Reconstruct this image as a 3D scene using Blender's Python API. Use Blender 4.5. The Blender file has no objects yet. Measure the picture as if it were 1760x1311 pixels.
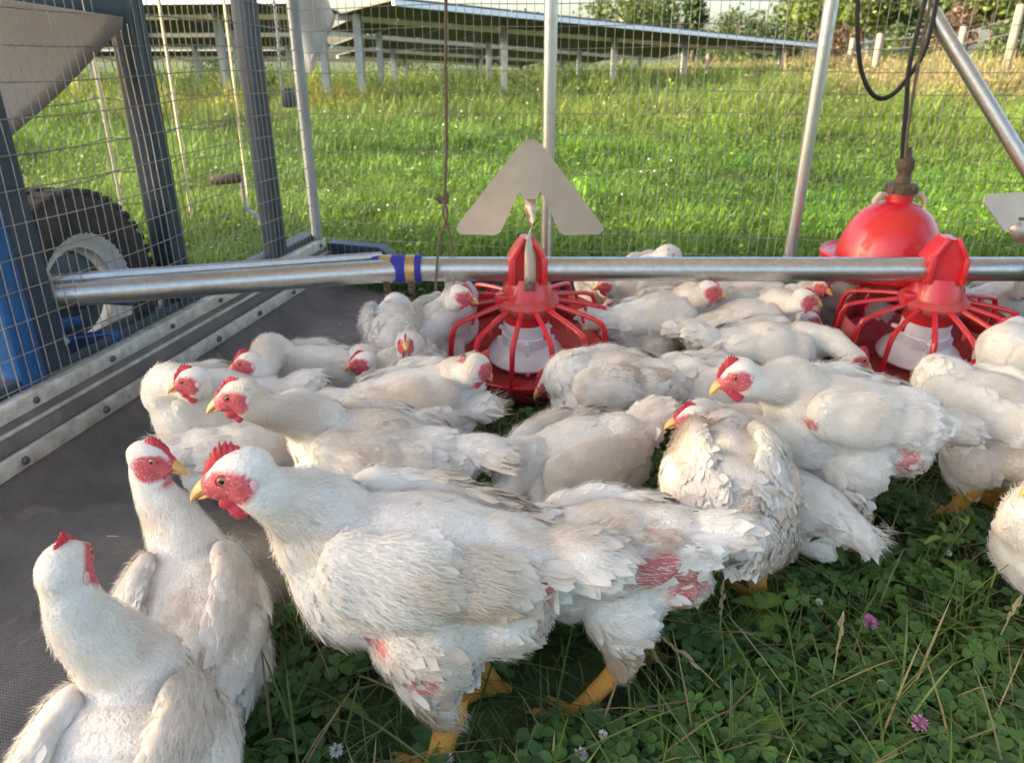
import bpy, bmesh, math, random
import numpy as np
from mathutils import Vector, Matrix

random.seed(7)
RNG = np.random.default_rng(11)
R = math.radians
PI = math.pi
scene = bpy.context.scene
COL = scene.collection

# ------------------------------------------------------------------ camera
PITCH = R(23.4)
CAMZ = 0.80
FPX = 1271.0
cam_d = bpy.data.cameras.new('camera')
cam = bpy.data.objects.new('camera', cam_d)
COL.objects.link(cam)
cam.location = (0, 0, CAMZ)
cam.rotation_euler = (PI / 2 - PITCH, 0, 0)
cam_d.sensor_fit = 'HORIZONTAL'
cam_d.sensor_width = 36.0
cam_d.lens = FPX / 1760 * 36.0
cam_d.clip_start = 0.02
cam_d.clip_end = 2000
cam_d.dof.use_dof = True
cam_d.dof.focus_distance = 0.95
cam_d.dof.aperture_fstop = 9.0
scene.camera = cam

# ------------------------------------------------------------------ light
SUN_AZ = R(97)      # to the left of the view direction
SUN_EL = R(23)
SUN = Vector((-math.sin(SUN_AZ) * math.cos(SUN_EL), math.cos(SUN_AZ) * math.cos(SUN_EL), math.sin(SUN_EL)))
world = bpy.data.worlds.new('World')
scene.world = world
world.use_nodes = True
wn = world.node_tree
wn.nodes.clear()
sky = wn.nodes.new('ShaderNodeTexSky')
sky.sky_type = 'NISHITA'
sky.sun_disc = False
sky.sun_elevation = SUN_EL
sky.sun_rotation = -SUN_AZ
sky.air_density = 1.0
sky.dust_density = 3.6
sky.ozone_density = 0.7
bg = wn.nodes.new('ShaderNodeBackground')
bg.inputs['Strength'].default_value = 0.15
wo = wn.nodes.new('ShaderNodeOutputWorld')
wn.links.new(sky.outputs[0], bg.inputs[0])
wn.links.new(bg.outputs[0], wo.inputs[0])
sl = bpy.data.lights.new('sun', 'SUN')
sl.energy = 4.0
sl.angle = R(0.6)
sl.color = (1.0, 0.80, 0.56)
sun = bpy.data.objects.new('sun', sl)
COL.objects.link(sun)
sun.rotation_euler = SUN.to_track_quat('Z', 'Y').to_euler()
sun.location = (-6, 2, 6)
vs = scene.view_settings
vs.view_transform = 'Standard'
vs.look = 'None'
vs.gamma = 1
vs.use_curve_mapping = False
vs.exposure = 1.82
try:
    scene.cycles.use_denoising = True
    scene.cycles.max_bounces = 7
    scene.cycles.transparent_max_bounces = 8
except Exception:
    pass

# ------------------------------------------------------------------ helpers
CP, SP = math.cos(PITCH), math.sin(PITCH)

def ray(px, py):
    xc = (px - 880) / FPX
    yc = -(py - 655.5) / FPX
    return Vector((xc, CP + SP * yc, -SP + CP * yc))

def at(px, py, z):
    d = ray(px, py)
    t = (z - CAMZ) / d.z
    return Vector((0, 0, CAMZ)) + d * t

def atY(px, py, Y):
    d = ray(px, py)
    return Vector((0, 0, CAMZ)) + d * (Y / d.y)

def link(o, parent=None):
    COL.objects.link(o)
    if parent is not None:
        o.parent = parent
    return o

def tag(o, label=None, cat=None, group=None, kind=None):
    if label: o['label'] = label
    if cat: o['category'] = cat
    if group: o['group'] = group
    if kind: o['kind'] = kind
    return o

def empty(name, loc=(0, 0, 0), rz=0.0, s=1.0):
    o = bpy.data.objects.new(name, None)
    o.empty_display_size = 0.1
    COL.objects.link(o)
    o.location = loc
    o.rotation_euler = (0, 0, rz)
    o.scale = (s, s, s)
    return o

def mk(name, V, quads=None, tris=None, mat=None, col=None, nrm=None, parent=None, smooth=True):
    """numpy arrays -> one linked mesh object"""
    V = np.asarray(V, dtype=np.float32).reshape(-1, 3)
    me = bpy.data.meshes.new(name)
    q = np.zeros((0, 4), np.int32) if quads is None else np.asarray(quads, np.int32).reshape(-1, 4)
    t = np.zeros((0, 3), np.int32) if tris is None else np.asarray(tris, np.int32).reshape(-1, 3)
    me.vertices.add(len(V))
    me.vertices.foreach_set('co', V.ravel())
    loops = np.concatenate([q.ravel(), t.ravel()])
    me.loops.add(len(loops))
    me.loops.foreach_set('vertex_index', loops)
    n = len(q) + len(t)
    me.polygons.add(n)
    ls = np.concatenate([np.arange(len(q)) * 4, len(q) * 4 + np.arange(len(t)) * 3]).astype(np.int32)
    me.polygons.foreach_set('loop_start', ls)
    me.polygons.foreach_set('use_smooth', np.full(n, bool(smooth)))
    me.update(calc_edges=True)
    if col is not None:
        c = np.ones((len(V), 4), np.float32)
        c[:, :3] = col
        a = me.color_attributes.new('Col', 'FLOAT_COLOR', 'POINT')
        a.data.foreach_set('color', c.ravel())
    if nrm is not None:
        me.normals_split_custom_set_from_vertices(np.asarray(nrm, np.float32))
    if mat is not None:
        me.materials.append(mat)
    return link(bpy.data.objects.new(name, me), parent)

class MB:
    """collects primitive shapes, then builds ONE mesh object"""
    def __init__(s):
        s.v = []; s.q = []; s.t = []; s.n = 0
    def add(s, V, q=None, t=None):
        V = np.asarray(V, float).reshape(-1, 3)
        if q is not None and len(q): s.q.append(np.asarray(q, int).reshape(-1, 4) + s.n)
        if t is not None and len(t): s.t.append(np.asarray(t, int).reshape(-1, 3) + s.n)
        s.v.append(V); s.n += len(V)
        return s
    def box(s, c, size, rot=None, bev=0.0):
        bm = bmesh.new()
        bmesh.ops.create_cube(bm, size=1)
        for v in bm.verts:
            v.co = Vector((v.co.x * size[0], v.co.y * size[1], v.co.z * size[2]))
        if bev > 0:
            bmesh.ops.bevel(bm, geom=bm.edges[:], offset=bev, segments=2, affect='EDGES', profile=0.5)
        M = (rot or Matrix.Identity(3)).to_4x4()
        M.translation = Vector(c)
        bm.transform(M)
        return s.bm(bm)
    def bm(s, bm):
        bmesh.ops.triangulate(bm, faces=[f for f in bm.faces if len(f.verts) > 4])
        bm.verts.ensure_lookup_table()
        bm.verts.index_update()
        V = [v.co[:] for v in bm.verts]
        q = [[v.index for v in f.verts] for f in bm.faces if len(f.verts) == 4]
        t = [[v.index for v in f.verts] for f in bm.faces if len(f.verts) == 3]
        s.add(V, q, t)
        bm.free()
        return s
    def bar(s, a, b, w, h=None, bev=0.0, up=(0, 0, 1)):
        """box beam from a to b, w across, h in the up direction"""
        a, b = Vector(a), Vector(b)
        d = (b - a)
        L = d.length
        d.normalize()
        side = d.cross(Vector(up))
        if side.length < 1e-5: side = d.cross(Vector((1, 0, 0)))
        side.normalize()
        u = side.cross(d)
        M = Matrix((d, side, u)).transposed()
        return s.box((a + b) / 2, (L, w, h or w), M, bev)
    def tube(s, pts, r, n=10, caps=True):
        pts = [Vector(p) for p in pts]
        rr = r if isinstance(r, (list, tuple, np.ndarray)) else [r] * len(pts)
        V = []; Q = []; T = []
        prev = None
        for i, p in enumerate(pts):
            if i == 0: d = pts[1] - p
            elif i == len(pts) - 1: d = p - pts[i - 1]
            else: d = (pts[i + 1] - pts[i - 1])
            d.normalize()
            if prev is None:
                a = d.cross(Vector((0, 0, 1)))
                if a.length < 1e-3: a = d.cross(Vector((1, 0, 0)))
            else:
                a = prev - d * prev.dot(d)
            a.normalize(); prev = a
            b = d.cross(a)
            for k in range(n):
                th = 2 * PI * k / n
                V.append(p + (a * math.cos(th) + b * math.sin(th)) * rr[i])
        for i in range(len(pts) - 1):
            for k in range(n):
                k2 = (k + 1) % n
                Q.append((i * n + k, i * n + k2, (i + 1) * n + k2, (i + 1) * n + k))
        if caps:
            V.append(pts[0]); V.append(pts[-1])
            c0 = len(V) - 2; c1 = len(V) - 1; o = (len(pts) - 1) * n
            for k in range(n):
                k2 = (k + 1) % n
                T.append((c0, k2, k)); T.append((c1, o + k, o + k2))
        return s.add([v[:] for v in V], Q, T)
    def lathe(s, prof, c=(0, 0, 0), n=32, M=None, a0=0.0, a1=2 * PI):
        """prof: list of (r, z)"""
        full = abs(a1 - a0 - 2 * PI) < 1e-6
        m = n if full else n + 1
        V = []
        for (r, z) in prof:
            for k in range(m):
                th = a0 + (a1 - a0) * k / n
                V.append(Vector((r * math.cos(th), r * math.sin(th), z)))
        if M is not None: V = [M @ v for v in V]
        V = [v + Vector(c) for v in V]
        Q = []
        for i in range(len(prof) - 1):
            for k in range(n):
                k2 = (k + 1) % m
                Q.append((i * m + k, i * m + k2, (i + 1) * m + k2, (i + 1) * m + k))
        return s.add([v[:] for v in V], Q)
    def plate(s, poly, th, M=None):
        """closed 2D outline (x, z) extruded th along y"""
        bm = bmesh.new()
        f = bm.faces.new([bm.verts.new((x, -th / 2, z)) for x, z in poly])
        r = bmesh.ops.extrude_face_region(bm, geom=[f])
        bmesh.ops.translate(bm, vec=(0, th, 0), verts=[e for e in r['geom'] if isinstance(e, bmesh.types.BMVert)])
        bmesh.ops.triangulate(bm, faces=bm.faces[:])
        bmesh.ops.recalc_face_normals(bm, faces=bm.faces[:])
        if M is not None: bm.transform(M)
        return s.bm(bm)
    def build(s, name, mat, parent=None, smooth=True, col=None):
        V = np.concatenate(s.v)
        q = np.concatenate(s.q) if s.q else None
        t = np.concatenate(s.t) if s.t else None
        o = mk(name, V, q, t, mat, col=col, parent=parent, smooth=smooth)
        if smooth:
            me = o.data
            try: me.set_sharp_from_angle(angle=R(38))
            except Exception: pass
        return o

def vnoise(P, scale, seed=0):
    """vectorised 3D value noise in [-1, 1]"""
    P = np.asarray(P, float) / scale + seed * 17.31
    i = np.floor(P).astype(np.int64)
    f = P - i
    f = f * f * (3 - 2 * f)
    def h(x, y, z):
        n = (x * 374761393 + y * 668265263 + z * 2147483647 + seed * 1013904223) & 0xffffffff
        n = ((n ^ (n >> 13)) * 1274126177) & 0xffffffff
        n = n ^ (n >> 16)
        return (n & 0xffff) / 32767.5 - 1
    x, y, z = i[:, 0], i[:, 1], i[:, 2]
    r = 0
    for dx in (0, 1):
        for dy in (0, 1):
            for dz in (0, 1):
                w = (f[:, 0] if dx else 1 - f[:, 0]) * (f[:, 1] if dy else 1 - f[:, 1]) * (f[:, 2] if dz else 1 - f[:, 2])
                r = r + w * h(x + dx, y + dy, z + dz)
    return r

def norm(a):
    return a / np.maximum(np.linalg.norm(a, axis=-1, keepdims=True), 1e-9)

def smoothstep(a, b, x):
    t = np.clip((np.asarray(x, float) - a) / (b - a), 0, 1)
    return t * t * (3 - 2 * t)

# ------------------------------------------------------------------ materials
MATS = {}
def mat(name, base=(0.5, 0.5, 0.5), rough=0.6, metal=0.0, spec=0.5, attr=False, transl=0.0, noise=0.0, nscale=20.0,
        bump=0.0, bscale=60.0, sheen=0.0, sss=0.0, col2=None, coat=0.0, bdetail=6.0):
    m = bpy.data.materials.new(name)
    m.use_nodes = True
    nt = m.node_tree
    N, Lk = nt.nodes, nt.links
    p = N['Principled BSDF']
    out = N['Material Output']
    p.inputs['Roughness'].default_value = rough
    p.inputs['Metallic'].default_value = metal
    p.inputs['Specular IOR Level'].default_value = spec
    p.inputs['Sheen Weight'].default_value = sheen
    p.inputs['Coat Weight'].default_value = coat
    if sss > 0:
        p.inputs['Subsurface Weight'].default_value = sss
        p.inputs['Subsurface Radius'].default_value = (0.012, 0.005, 0.003)
        p.inputs['Subsurface Scale'].default_value = 0.6
    csock = None
    if attr:
        a = N.new('ShaderNodeAttribute'); a.attribute_name = 'Col'
        csock = a.outputs['Color']
    else:
        rgb = N.new('ShaderNodeRGB'); rgb.outputs[0].default_value = (*base, 1)
        csock = rgb.outputs[0]
    tc = N.new('ShaderNodeTexCoord')
    if noise > 0:
        nz = N.new('ShaderNodeTexNoise'); nz.inputs['Scale'].default_value = nscale; nz.inputs['Detail'].default_value = 6
        nz.inputs['Roughness'].default_value = 0.65
        Lk.new(tc.outputs['Object'], nz.inputs['Vector'])
        ramp = N.new('ShaderNodeValToRGB')
        ramp.color_ramp.elements[0].position = 0.35; ramp.color_ramp.elements[1].position = 0.68
        Lk.new(nz.outputs['Fac'], ramp.inputs[0])
        mx = N.new('ShaderNodeMix'); mx.data_type = 'RGBA'
        c2 = col2 if col2 else tuple(c * 0.45 for c in base)
        mx.inputs[7].default_value = (*c2, 1)
        Lk.new(csock, mx.inputs[6])
        mm = N.new('ShaderNodeMath'); mm.operation = 'MULTIPLY'; mm.inputs[1].default_value = noise
        Lk.new(ramp.outputs[0], mm.inputs[0])
        Lk.new(mm.outputs[0], mx.inputs[0])
        csock = mx.outputs[2]
        rr = N.new('ShaderNodeMapRange'); rr.inputs[3].default_value = max(0.02, rough - 0.12); rr.inputs[4].default_value = min(1, rough + 0.15)
        Lk.new(nz.outputs['Fac'], rr.inputs[0])
        Lk.new(rr.outputs[0], p.inputs['Roughness'])
    Lk.new(csock, p.inputs['Base Color'])
    if bump > 0:
        bn = N.new('ShaderNodeTexNoise'); bn.inputs['Scale'].default_value = bscale; bn.inputs['Detail'].default_value = bdetail
        Lk.new(tc.outputs['Object'], bn.inputs['Vector'])
        b = N.new('ShaderNodeBump'); b.inputs['Strength'].default_value = bump; b.inputs['Distance'].default_value = 0.01
        Lk.new(bn.outputs['Fac'], b.inputs['Height'])
        Lk.new(b.outputs[0], p.inputs['Normal'])
    if transl > 0:
        tr = N.new('ShaderNodeBsdfTranslucent')
        Lk.new(csock, tr.inputs['Color'])
        ms = N.new('ShaderNodeMixShader'); ms.inputs[0].default_value = transl
        Lk.new(p.outputs[0], ms.inputs[1]); Lk.new(tr.outputs[0], ms.inputs[2])
        Lk.new(ms.outputs[0], out.inputs['Surface'])
    MATS[name] = m
    return m

mat('plumage', attr=True, rough=0.85, spec=0.15, transl=0.22, sheen=0.15)
mat('skin', attr=True, rough=0.6, spec=0.3, bump=0.35, bscale=260)
mat('comb', (0.55, 0.048, 0.065), rough=0.5, spec=0.4, sss=0.25, noise=0.35, nscale=90, col2=(0.40, 0.02, 0.03), bump=0.3, bscale=400)
mat('wattle', (0.50, 0.045, 0.07), rough=0.45, spec=0.4, sss=0.25, noise=0.35, nscale=120, col2=(0.62, 0.09, 0.12), bump=0.3, bscale=500)
mat('earlobe', (0.72, 0.50, 0.50), rough=0.6, noise=0.4, nscale=150, col2=(0.6, 0.16, 0.18))
mat('beak', (0.68, 0.36, 0.08), rough=0.42, noise=0.5, nscale=110, col2=(0.75, 0.55, 0.30), bump=0.1, bscale=200)
mat('shank', (0.62, 0.30, 0.045), rough=0.5, noise=0.5, nscale=140, col2=(0.42, 0.20, 0.06), bump=0.6, bscale=330)
mat('claw', (0.30, 0.20, 0.12), rough=0.4)
mat('eye_iris', (0.42, 0.20, 0.05), rough=0.08, coat=0.6)
mat('eye_pupil', (0.006, 0.005, 0.005), rough=0.05, coat=0.6)
mat('galv', (0.62, 0.62, 0.60), rough=0.32, metal=0.92, noise=0.55, nscale=55, col2=(0.40, 0.39, 0.37), bump=0.04, bscale=200)
mat('sheet_metal', (0.54, 0.44, 0.36), rough=0.38, metal=0.7, noise=0.55, nscale=9, col2=(0.40, 0.33, 0.27), bump=0.35, bscale=6, bdetail=3)
mat('wire', (0.42, 0.39, 0.35), rough=0.5, metal=0.7, noise=0.6, nscale=60, col2=(0.22, 0.16, 0.12))
mat('dark_wire', (0.10, 0.09, 0.08), rough=0.7)
mat('red_plastic', (0.66, 0.010, 0.022), rough=0.34, noise=0.45, nscale=34, col2=(0.46, 0.07, 0.07), bump=0.05, bscale=120, coat=0.35)
mat('red_dusty', (0.58, 0.016, 0.03), rough=0.55, noise=0.75, nscale=26, col2=(0.42, 0.16, 0.14))
mat('white_plastic', (0.84, 0.80, 0.82), rough=0.42, noise=0.4, nscale=22, col2=(0.58, 0.48, 0.42))
mat('blue_paint', (0.010, 0.10, 0.30), rough=0.42, noise=0.45, nscale=16, col2=(0.03, 0.07, 0.14), bump=0.03)
mat('dark_blue_paint', (0.020, 0.045, 0.075), rough=0.45, noise=0.5, nscale=18, col2=(0.06, 0.07, 0.08))
mat('strap_blue', (0.020, 0.025, 0.30), rough=0.6, noise=0.3, nscale=60)
mat('strap_gold', (0.62, 0.42, 0.18), rough=0.35, metal=0.7, noise=0.4, nscale=70)
mat('rust', (0.14, 0.08, 0.05), rough=0.8, noise=0.6, nscale=90, col2=(0.03, 0.025, 0.02))
mat('alu', (0.70, 0.67, 0.61), rough=0.5, metal=0.1, noise=0.75, nscale=30, col2=(0.30, 0.26, 0.20), bump=0.08, bscale=120)
mat('bolt', (0.14, 0.14, 0.14), rough=0.5, metal=0.6)
mat('tyre', (0.020, 0.020, 0.021), rough=0.75, noise=0.6, nscale=25, col2=(0.075, 0.065, 0.055), bump=0.2, bscale=150)
mat('rim_paint', (0.62, 0.64, 0.64), rough=0.45, noise=0.5, nscale=18, col2=(0.40, 0.36, 0.30))
mat('brown_fitting', (0.075, 0.048, 0.030), rough=0.6, noise=0.6, nscale=60, col2=(0.16, 0.12, 0.08))
mat('tan_plastic', (0.60, 0.46, 0.36), rough=0.55)
mat('rubber_hose', (0.012, 0.012, 0.012), rough=0.45)
mat('rope', (0.20, 0.15, 0.10), rough=0.9, noise=0.6, nscale=200, bump=0.6, bscale=500)
mat('post_tan', (0.70, 0.56, 0.36), rough=0.6)
mat('panel_sheet', (0.30, 0.265, 0.235), rough=0.38, noise=0.4, nscale=5, col2=(0.20, 0.17, 0.15), transl=0.25)
mat('pv_back', (0.10, 0.11, 0.085), rough=0.6, noise=0.4, nscale=2.0)
mat('pv_face', (0.01, 0.014, 0.03), rough=0.12, coat=1.0)
mat('pv_frame', (0.78, 0.80, 0.84), rough=0.4, metal=0.3)
mat('steel_post', (0.36, 0.40, 0.42), rough=0.55, metal=0.4, noise=0.4, nscale=6)
mat('wood_post', (0.36, 0.29, 0.22), rough=0.85, noise=0.6, nscale=12, col2=(0.22, 0.15, 0.10), bump=0.4, bscale=60)
mat('grass', attr=True, rough=0.55, spec=0.35, transl=0.38)
mat('leaf', attr=True, rough=0.5, spec=0.35, transl=0.3)
mat('petal', attr=True, rough=0.7, transl=0.3)
mat('bark', (0.10, 0.075, 0.055), rough=0.9, noise=0.6, nscale=8, bump=0.5, bscale=30)
mat('house_wall', (0.26, 0.29, 0.34), rough=0.8, noise=0.3, nscale=1.5)
mat('house_roof', (0.10, 0.105, 0.12), rough=0.8, noise=0.4, nscale=2.0)
mat('glass', (0.02, 0.025, 0.03), rough=0.08)
mat('white_frame', (0.7, 0.7, 0.7), rough=0.5)
mat('tarp', (0.55, 0.56, 0.55), rough=0.6, transl=0.3)
mat('roof_sheet', (0.78, 0.71, 0.60), rough=0.6, transl=0.5)  # tint and translucency chosen to warm and brighten the light below

def ground_material():
    m = bpy.data.materials.new('ground_soil'); m.use_nodes = True
    N, Lk = m.node_tree.nodes, m.node_tree.links
    p = N['Principled BSDF']; p.inputs['Roughness'].default_value = 0.95
    g = N.new('ShaderNodeNewGeometry')
    n1 = N.new('ShaderNodeTexNoise'); n1.inputs['Scale'].default_value = 9; n1.inputs['Detail'].default_value = 10
    Lk.new(g.outputs['Position'], n1.inputs['Vector'])
    r = N.new('ShaderNodeValToRGB')
    e = r.color_ramp.elements
    e[0].position = 0.3; e[0].color = (0.030, 0.050, 0.014, 1)
    e[1].position = 0.75; e[1].color = (0.085, 0.115, 0.030, 1)
    x = e.new(0.52); x.color = (0.050, 0.080, 0.020, 1)
    Lk.new(n1.outputs['Fac'], r.inputs[0]); Lk.new(r.outputs[0], p.inputs['Base Color'])
    b = N.new('ShaderNodeBump'); b.inputs['Strength'].default_value = 0.7; b.inputs['Distance'].default_value = 0.03
    n2 = N.new('ShaderNodeTexNoise'); n2.inputs['Scale'].default_value = 60; n2.inputs['Detail'].default_value = 8
    Lk.new(g.outputs['Position'], n2.inputs['Vector']); Lk.new(n2.outputs['Fac'], b.inputs['Height']); Lk.new(b.outputs[0], p.inputs['Normal'])
    MATS['ground'] = m
ground_material()

def rubber_material():
    """woven rubber belt: fine diagonal weave in relief, dusty patches"""
    m = bpy.data.materials.new('rubber_belt'); m.use_nodes = True
    N, Lk = m.node_tree.nodes, m.node_tree.links
    p = N['Principled BSDF']; p.inputs['Roughness'].default_value = 0.7
    uv = N.new('ShaderNodeUVMap'); uv.uv_map = 'UVMap'
    w1 = N.new('ShaderNodeTexWave'); w1.inputs['Scale'].default_value = 58; w1.inputs['Distortion'].default_value = 0.6; w1.bands_direction = 'X'
    w2 = N.new('ShaderNodeTexWave'); w2.inputs['Scale'].default_value = 58; w2.inputs['Distortion'].default_value = 0.6; w2.bands_direction = 'Y'
    Lk.new(uv.outputs[0], w1.inputs['Vector']); Lk.new(uv.outputs[0], w2.inputs['Vector'])
    mu = N.new('ShaderNodeMath'); mu.operation = 'MULTIPLY'
    Lk.new(w1.outputs['Fac'], mu.inputs[0]); Lk.new(w2.outputs['Fac'], mu.inputs[1])
    g = N.new('ShaderNodeNewGeometry')
    n1 = N.new('ShaderNodeTexNoise'); n1.inputs['Scale'].default_value = 6; n1.inputs['Detail'].default_value = 9; n1.inputs['Roughness'].default_value = 0.7
    Lk.new(g.outputs['Position'], n1.inputs['Vector'])
    r = N.new('ShaderNodeValToRGB'); e = r.color_ramp.elements
    e[0].position = 0.36; e[0].color = (0.17, 0.152, 0.138, 1)
    e[1].position = 0.72; e[1].color = (0.38, 0.335, 0.295, 1)
    Lk.new(n1.outputs['Fac'], r.inputs[0])
    mx = N.new('ShaderNodeMix'); mx.data_type = 'RGBA'; mx.blend_type = 'MULTIPLY'; mx.inputs[0].default_value = 0.75
    r2 = N.new('ShaderNodeValToRGB'); r2.color_ramp.elements[0].color = (0.35, 0.35, 0.35, 1); r2.color_ramp.elements[1].color = (1.25, 1.22, 1.2, 1)
    Lk.new(mu.outputs[0], r2.inputs[0])
    Lk.new(r.outputs[0], mx.inputs[6]); Lk.new(r2.outputs[0], mx.inputs[7])
    n3 = N.new('ShaderNodeTexNoise'); n3.inputs['Scale'].default_value = 17; n3.inputs['Detail'].default_value = 4; n3.inputs['Distortion'].default_value = 0.6
    Lk.new(g.outputs['Position'], n3.inputs['Vector'])
    r3 = N.new('ShaderNodeValToRGB'); r3.color_ramp.elements[0].position = 0.66; r3.color_ramp.elements[1].position = 0.74
    r3.color_ramp.elements[0].color = (0, 0, 0, 1); r3.color_ramp.elements[1].color = (0.75, 0.75, 0.75, 1)
    Lk.new(n3.outputs['Fac'], r3.inputs[0])
    m3 = N.new('ShaderNodeMix'); m3.data_type = 'RGBA'; m3.inputs[7].default_value = (0.30, 0.25, 0.19, 1)
    Lk.new(r3.outputs[0], m3.inputs[0]); Lk.new(mx.outputs[2], m3.inputs[6]); Lk.new(m3.outputs[2], p.inputs['Base Color'])
    b = N.new('ShaderNodeBump'); b.inputs['Strength'].default_value = 0.6; b.inputs['Distance'].default_value = 0.004
    Lk.new(mu.outputs[0], b.inputs['Height']); Lk.new(b.outputs[0], p.inputs['Normal'])
    MATS['rubber'] = m
rubber_material()
# ------------------------------------------------------------------ ground
def terrain(x, y):
    x = np.asarray(x, float); y = np.asarray(y, float)
    h = smoothstep(4, 14, y) * 0.20 + smoothstep(6, 21, y) * np.clip(0.036 * (x + 1.0), 0, 0.7)
    return h + smoothstep(3.2, 6, y) * 0.035 * vnoise(np.stack([x, y, 0 * x], -1).reshape(-1, 3), 1.6, 5).reshape(x.shape)

def build_ground():
    ys = np.concatenate([np.linspace(-6, 4, 21), np.linspace(4.5, 30, 52), np.geomspace(32, 600, 16)])
    xs = np.concatenate([-np.geomspace(600, 26, 12), np.linspace(-24, 24, 81), np.geomspace(26, 600, 12)])
    X, Y = np.meshgrid(xs, ys)
    Z = terrain(X, Y)
    nx, ny = len(xs), len(ys)
    i = np.arange((ny - 1) * (nx - 1)); r = i // (nx - 1); c = i % (nx - 1)
    a = r * nx + c
    o = mk('ground', np.stack([X, Y, Z], -1), np.stack([a, a + 1, a + nx + 1, a + nx], 1), None, MATS['ground'])
    tag(o, kind='structure')
build_ground()

# ------------------------------------------------------------------ pen frame: wall lines on the ground
WL0 = at(0, 728, .17); WL1 = at(553, 425, .17)
wdir = Vector((WL1.x - WL0.x, WL1.y - WL0.y, 0)).normalized()
wout = Vector((-wdir.y, wdir.x, 0))                 # out of the pen, to the left
bdir = Vector((wdir.y, -wdir.x, 0))                 # along the back wall, to the right
CORNER = Vector((WL1.x, WL1.y, 0))
LEN_L = 3.0
NEAR_L = CORNER - wdir * LEN_L
def lw(s, z, off=0.0):   # s metres from the near end of the left wall
    return NEAR_L + wdir * s + wout * off + Vector((0, 0, z))
def bw(s, z, off=0.0):   # s metres from the corner along the back wall
    return CORNER + bdir * s + wdir * off + Vector((0, 0, z))
def on_left(px, off=0.0):
    """s where pixel column px (at mid height) meets the left wall"""
    d = ray(px, 400); o = Vector((0, 0, CAMZ))
    n = wout
    t = ((NEAR_L + wout * off - o).dot(n)) / d.dot(n)
    return (o + d * t - NEAR_L).dot(wdir)
def on_back(px, py=300, off=0.0):
    d = ray(px, py); o = Vector((0, 0, CAMZ))
    t = ((CORNER + wdir * off - o).dot(wdir)) / d.dot(wdir)
    return (o + d * t - CORNER).dot(bdir)

def wires(origin, du, length, z0, z1, dv, dh, r, seed):
    """welded mesh: thin four-sided wires with a little sag"""
    rng = np.random.default_rng(seed)
    mb = MB()
    out = Vector((-du.y, du.x, 0))
    nseg = 14
    ph = rng.uniform(0, 6, 6)
    def wob(u, z): return .004 * math.sin(u * 5.1 + ph[0] + z * 3) + .004 * math.sin(z * 9 + ph[1] + u * 2)
    def sag(u, z): return .006 * math.sin(u * 2.3 + ph[2] + z * 4) + .003 * math.sin(u * 7 + ph[3])
    u = 0.0
    while u < length:
        us = u + rng.normal(0, .0012)
        pts = []
        for k in range(7):
            z = z0 + (z1 - z0) * k / 6
            pts.append(origin + du * (us + .003 * math.sin(z * 6 + us * 3)) + out * wob(us, z) + Vector((0, 0, z)))
        mb.tube(pts, r, 4, False)
        u += dv
    z = z0 + .02
    while z < z1:
        pts = []
        for k in range(nseg * 2 + 1):
            uu = length * k / (nseg * 2)
            pts.append(origin + du * uu + out * (wob(uu, z) + r * 1.8) + Vector((0, 0, z + sag(uu, z))))
        mb.tube(pts, r * 1.05, 4, False)
        z += dh
    return mb

# left wall: posts, mesh, base rail, skirt
left = empty('pen_side_wall', lw(1.5, 0)); 
tag(left, 'side wall of the pen at left, wire mesh on blue posts', 'wall')
lefti = Matrix.Translation(-left.location)
def lp(mb, name, m, parent=left, smooth=True):
    o = mb.build(name, m, parent, smooth)
    if parent is left: o.matrix_parent_inverse = Matrix.Translation(-Vector(left.location))
    else: o.matrix_parent_inverse = Matrix.Translation(-Vector(left.location))
    return o
s0, s1, s2 = on_left(46), on_left(308), on_left(487)
for s_, w_, m_ in ((s0, .070, 'dark_blue_paint'), (s1, .066, 'dark_blue_paint'), (s2, .062, 'dark_blue_paint')):
    mb = MB()
    mb.bar(lw(s_, .10, .036), lw(s_, 1.55, .036), w_, .055, .004, up=wout)
    o = mb.build('post', MATS[m_]); o.parent = left; o.matrix_parent_inverse = Matrix.Translation(-Vector(left.location))
mb = MB(); mb.bar(lw(s0 - .066, .10, .030), lw(s0 - .066, 1.5, .030), .060, .050, .003, up=wout)
o = mb.build('post', MATS['blue_paint']); o.parent = left; o.matrix_parent_inverse = Matrix.Translation(-Vector(left.location)); o['label'] = 'bright blue post'
o = wires(NEAR_L, wdir, LEN_L - .02, .19, 1.5, .027, .062, .0013, 3).build('wire_mesh', MATS['wire'], left)
o.matrix_parent_inverse = Matrix.Translation(-Vector(left.location)); o['kind'] = 'stuff'
for (za, zb_, off, wd, m_, nm) in ((.172, .205, -.004, .030, 'alu', 'base_rail'), (.150, .158, -.022, .010, 'alu', 'rail_lip')):
    mb = MB(); mb.bar(lw(0, (za + zb_) / 2, off), lw(LEN_L, (za + zb_) / 2, off), wd, zb_ - za, .003)
    o = mb.build(nm, MATS[m_], left); o.matrix_parent_inverse = Matrix.Translation(-Vector(left.location))
mb = MB(); mb.bar(lw(0, .20, .040), lw(LEN_L, .20, .040), .055, .05, .003)
o = mb.build('base_beam', MATS['dark_blue_paint'], left); o.matrix_parent_inverse = Matrix.Translation(-Vector(left.location))
mb = MB(); mb.bar(lw(0, 1.53, .036), lw(LEN_L, 1.53, .036), .06, .05, .003)
o = mb.build('top_beam', MATS['dark_blue_paint'], left); o.matrix_parent_inverse = Matrix.Translation(-Vector(left.location))

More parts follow.
